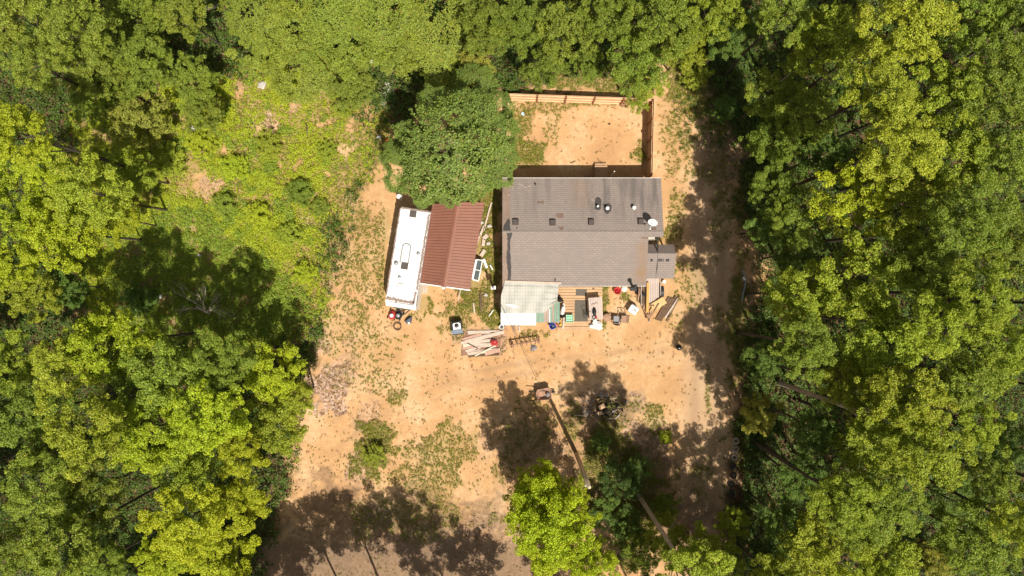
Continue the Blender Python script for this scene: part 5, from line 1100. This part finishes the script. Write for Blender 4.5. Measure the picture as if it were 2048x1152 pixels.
# ------------------------------------------------------------------ plants nobody could count
def scatter(name, mask, tries, per, leaf, rad, hgt, tint, label, seed, area=(-41,41,-25,23), up=.9, base=0.0, hum=26, asp=.6):
    rng = np.random.default_rng(seed); x = rng.uniform(area[0],area[1],tries); y = rng.uniform(area[2],area[3],tries); px, py = 1024+x*G, 576-y*G
    pr = mask(px, py); k = rng.random(tries) < pr; x, y, px, py, pr = x[k], y[k], px[k], py[k], pr[k]; m = len(x)
    hm = fbm(px/hum, py/hum, seed)*.6 + fbm(px/(hum*.3), py/(hum*.3), seed+1)*.4; H_ = hgt*np.clip((hm-.28)*2.2, .06, 1.4)*(.35+.65*np.minimum(pr,1)); s = rng.uniform(.5,1.3,m)
    d = rdir(rng, m*per, -0.1).reshape(m, per, 3); o = d*(rad*s)[:,None,None]*rng.uniform(.3,1,(m,per,1)); o[:,:,2] *= .8
    P = np.stack([x,y,base+H_],1)[:,None,:]+o; P[:,:,2] = np.maximum(P[:,:,2], .0)
    N = d.reshape(-1,3)*.5 + np.array([0,0,up]) + rng.normal(size=(m*per,3))*.45
    V, F = leaf_quads(P.reshape(-1,3), N, leaf, rng, asp); o_ = link_mesh(name, np_mesh(name, V, F), M['leaf']); o_.color = (*tint, 1)
    return tag(o_, label, 'plants', kind='stuff')
mk = {}
def MK(i): return lambda px, py: masks(px, py)[i]
NO = [(1003,352,1330,575),(1000,560,1206,662),(1280,480,1356,612),(765,405,862,625),(838,400,970,582)]
def off_buildings(px, py, v_):
    for a,b,c_,d_ in NO: v_ = np.where((px > a+4) & (px < c_-6) & (py > b+4) & (py < d_-4), 0, v_)
    return v_
def sandw(px, py):
    m = masks(px, py); return off_buildings(px, py, np.clip(m[1]*(1-m[4])*sstep(.34,.60,fbm(px/7,py/7,77)*.6+fbm(px/24,py/24,78)*.45+.26*m[1]-.08),0,1))
scatter('sand_weeds', sandw, 170000, 11, .08, .11, .13, (.195,.21,.03), 'patchy low weeds growing over the sandy clearing', 101, (-22,19,-22,18), asp=.38)
scatter('dry_grass', lambda px,py: off_buildings(px,py,np.clip(masks(px,py)[1]*(1-.55*masks(px,py)[4])*.9+.03*masks(px,py)[0],0,1)*sstep(.42,.6,fbm(px/10,py/10,91))), 90000, 8, .12, .13, .14, (.40,.29,.13), 'dry straw coloured grass mixed into the weeds', 106, (-32,19,-22,18), asp=.25)
scatter('sparse_weeds', lambda px,py: off_buildings(px,py,masks(px,py)[0]*(.012+.11*sstep(1000,700,px)*sstep(500,620,py))*sstep(.40,.62,fbm(px/36,py/36,79))), 80000, 7, .06, .07, .05, (.15,.17,.035), 'tiny scattered weeds dotting the bare sand', 102, (-15,17,-22,14))
def brush_shade(px, py): return sstep(-25, 25, sdist(px, py, [(240,470),(330,420),(420,430),(470,480),(600,570),(635,640),(560,690),(300,690),(220,580)])+(fbm(px/20,py/20,97)-.5)*60)  # area of tree shade that is put into the brush colours
scatter('leaf_litter', lambda px,py: off_buildings(px,py,np.clip(masks(px,py)[2]*.8*sstep(.35,.6,fbm(px/16,py/16,98))+masks(px,py)[0]*.05*sstep(.35,.65,fbm(px/50,py/50,99)),0,1)), 70000, 5, .085, .16, .012, (.30,.19,.12), 'brown fallen leaves and chips strewn over the sand', 108, (-20,19,-22,18), asp=.55)
scatter('brush', lambda px,py: masks(px,py)[4]*(.35+.65*sstep(.38,.55,fbm(px/34,py/34,93)))*(1-.8*brush_shade(px,py)), 90000, 9, .082, .19, .45, (.345,.405,.026), 'bright yellow-green brush covering the slope left of the camper', 103, (-34,-8,-6,18), hum=20)
scatter('green_shade_brush', lambda px,py: masks(px,py)[4]*np.maximum(sstep(.52,.66,fbm(px/24+40,py/24,95))*.8, brush_shade(px,py)), 46000, 10, .10, .24, .55, (.215,.30,.036), 'mid green bramble clumps, plus painted tree shade, within the yellow-green brush', 107, (-34,-8,-6,18), hum=16)  # bramble clumps, and darker leaves standing in for tree shade
scatter('forest_undergrowth', lambda px,py: masks(px,py)[3]*(1-(np.abs(px-1468) < 17)*(py > 868)*(py < 1005)), 110000, 8, .15, .30, .9, (.075,.125,.022), 'dark green undergrowth on the forest floor under the trees', 104)
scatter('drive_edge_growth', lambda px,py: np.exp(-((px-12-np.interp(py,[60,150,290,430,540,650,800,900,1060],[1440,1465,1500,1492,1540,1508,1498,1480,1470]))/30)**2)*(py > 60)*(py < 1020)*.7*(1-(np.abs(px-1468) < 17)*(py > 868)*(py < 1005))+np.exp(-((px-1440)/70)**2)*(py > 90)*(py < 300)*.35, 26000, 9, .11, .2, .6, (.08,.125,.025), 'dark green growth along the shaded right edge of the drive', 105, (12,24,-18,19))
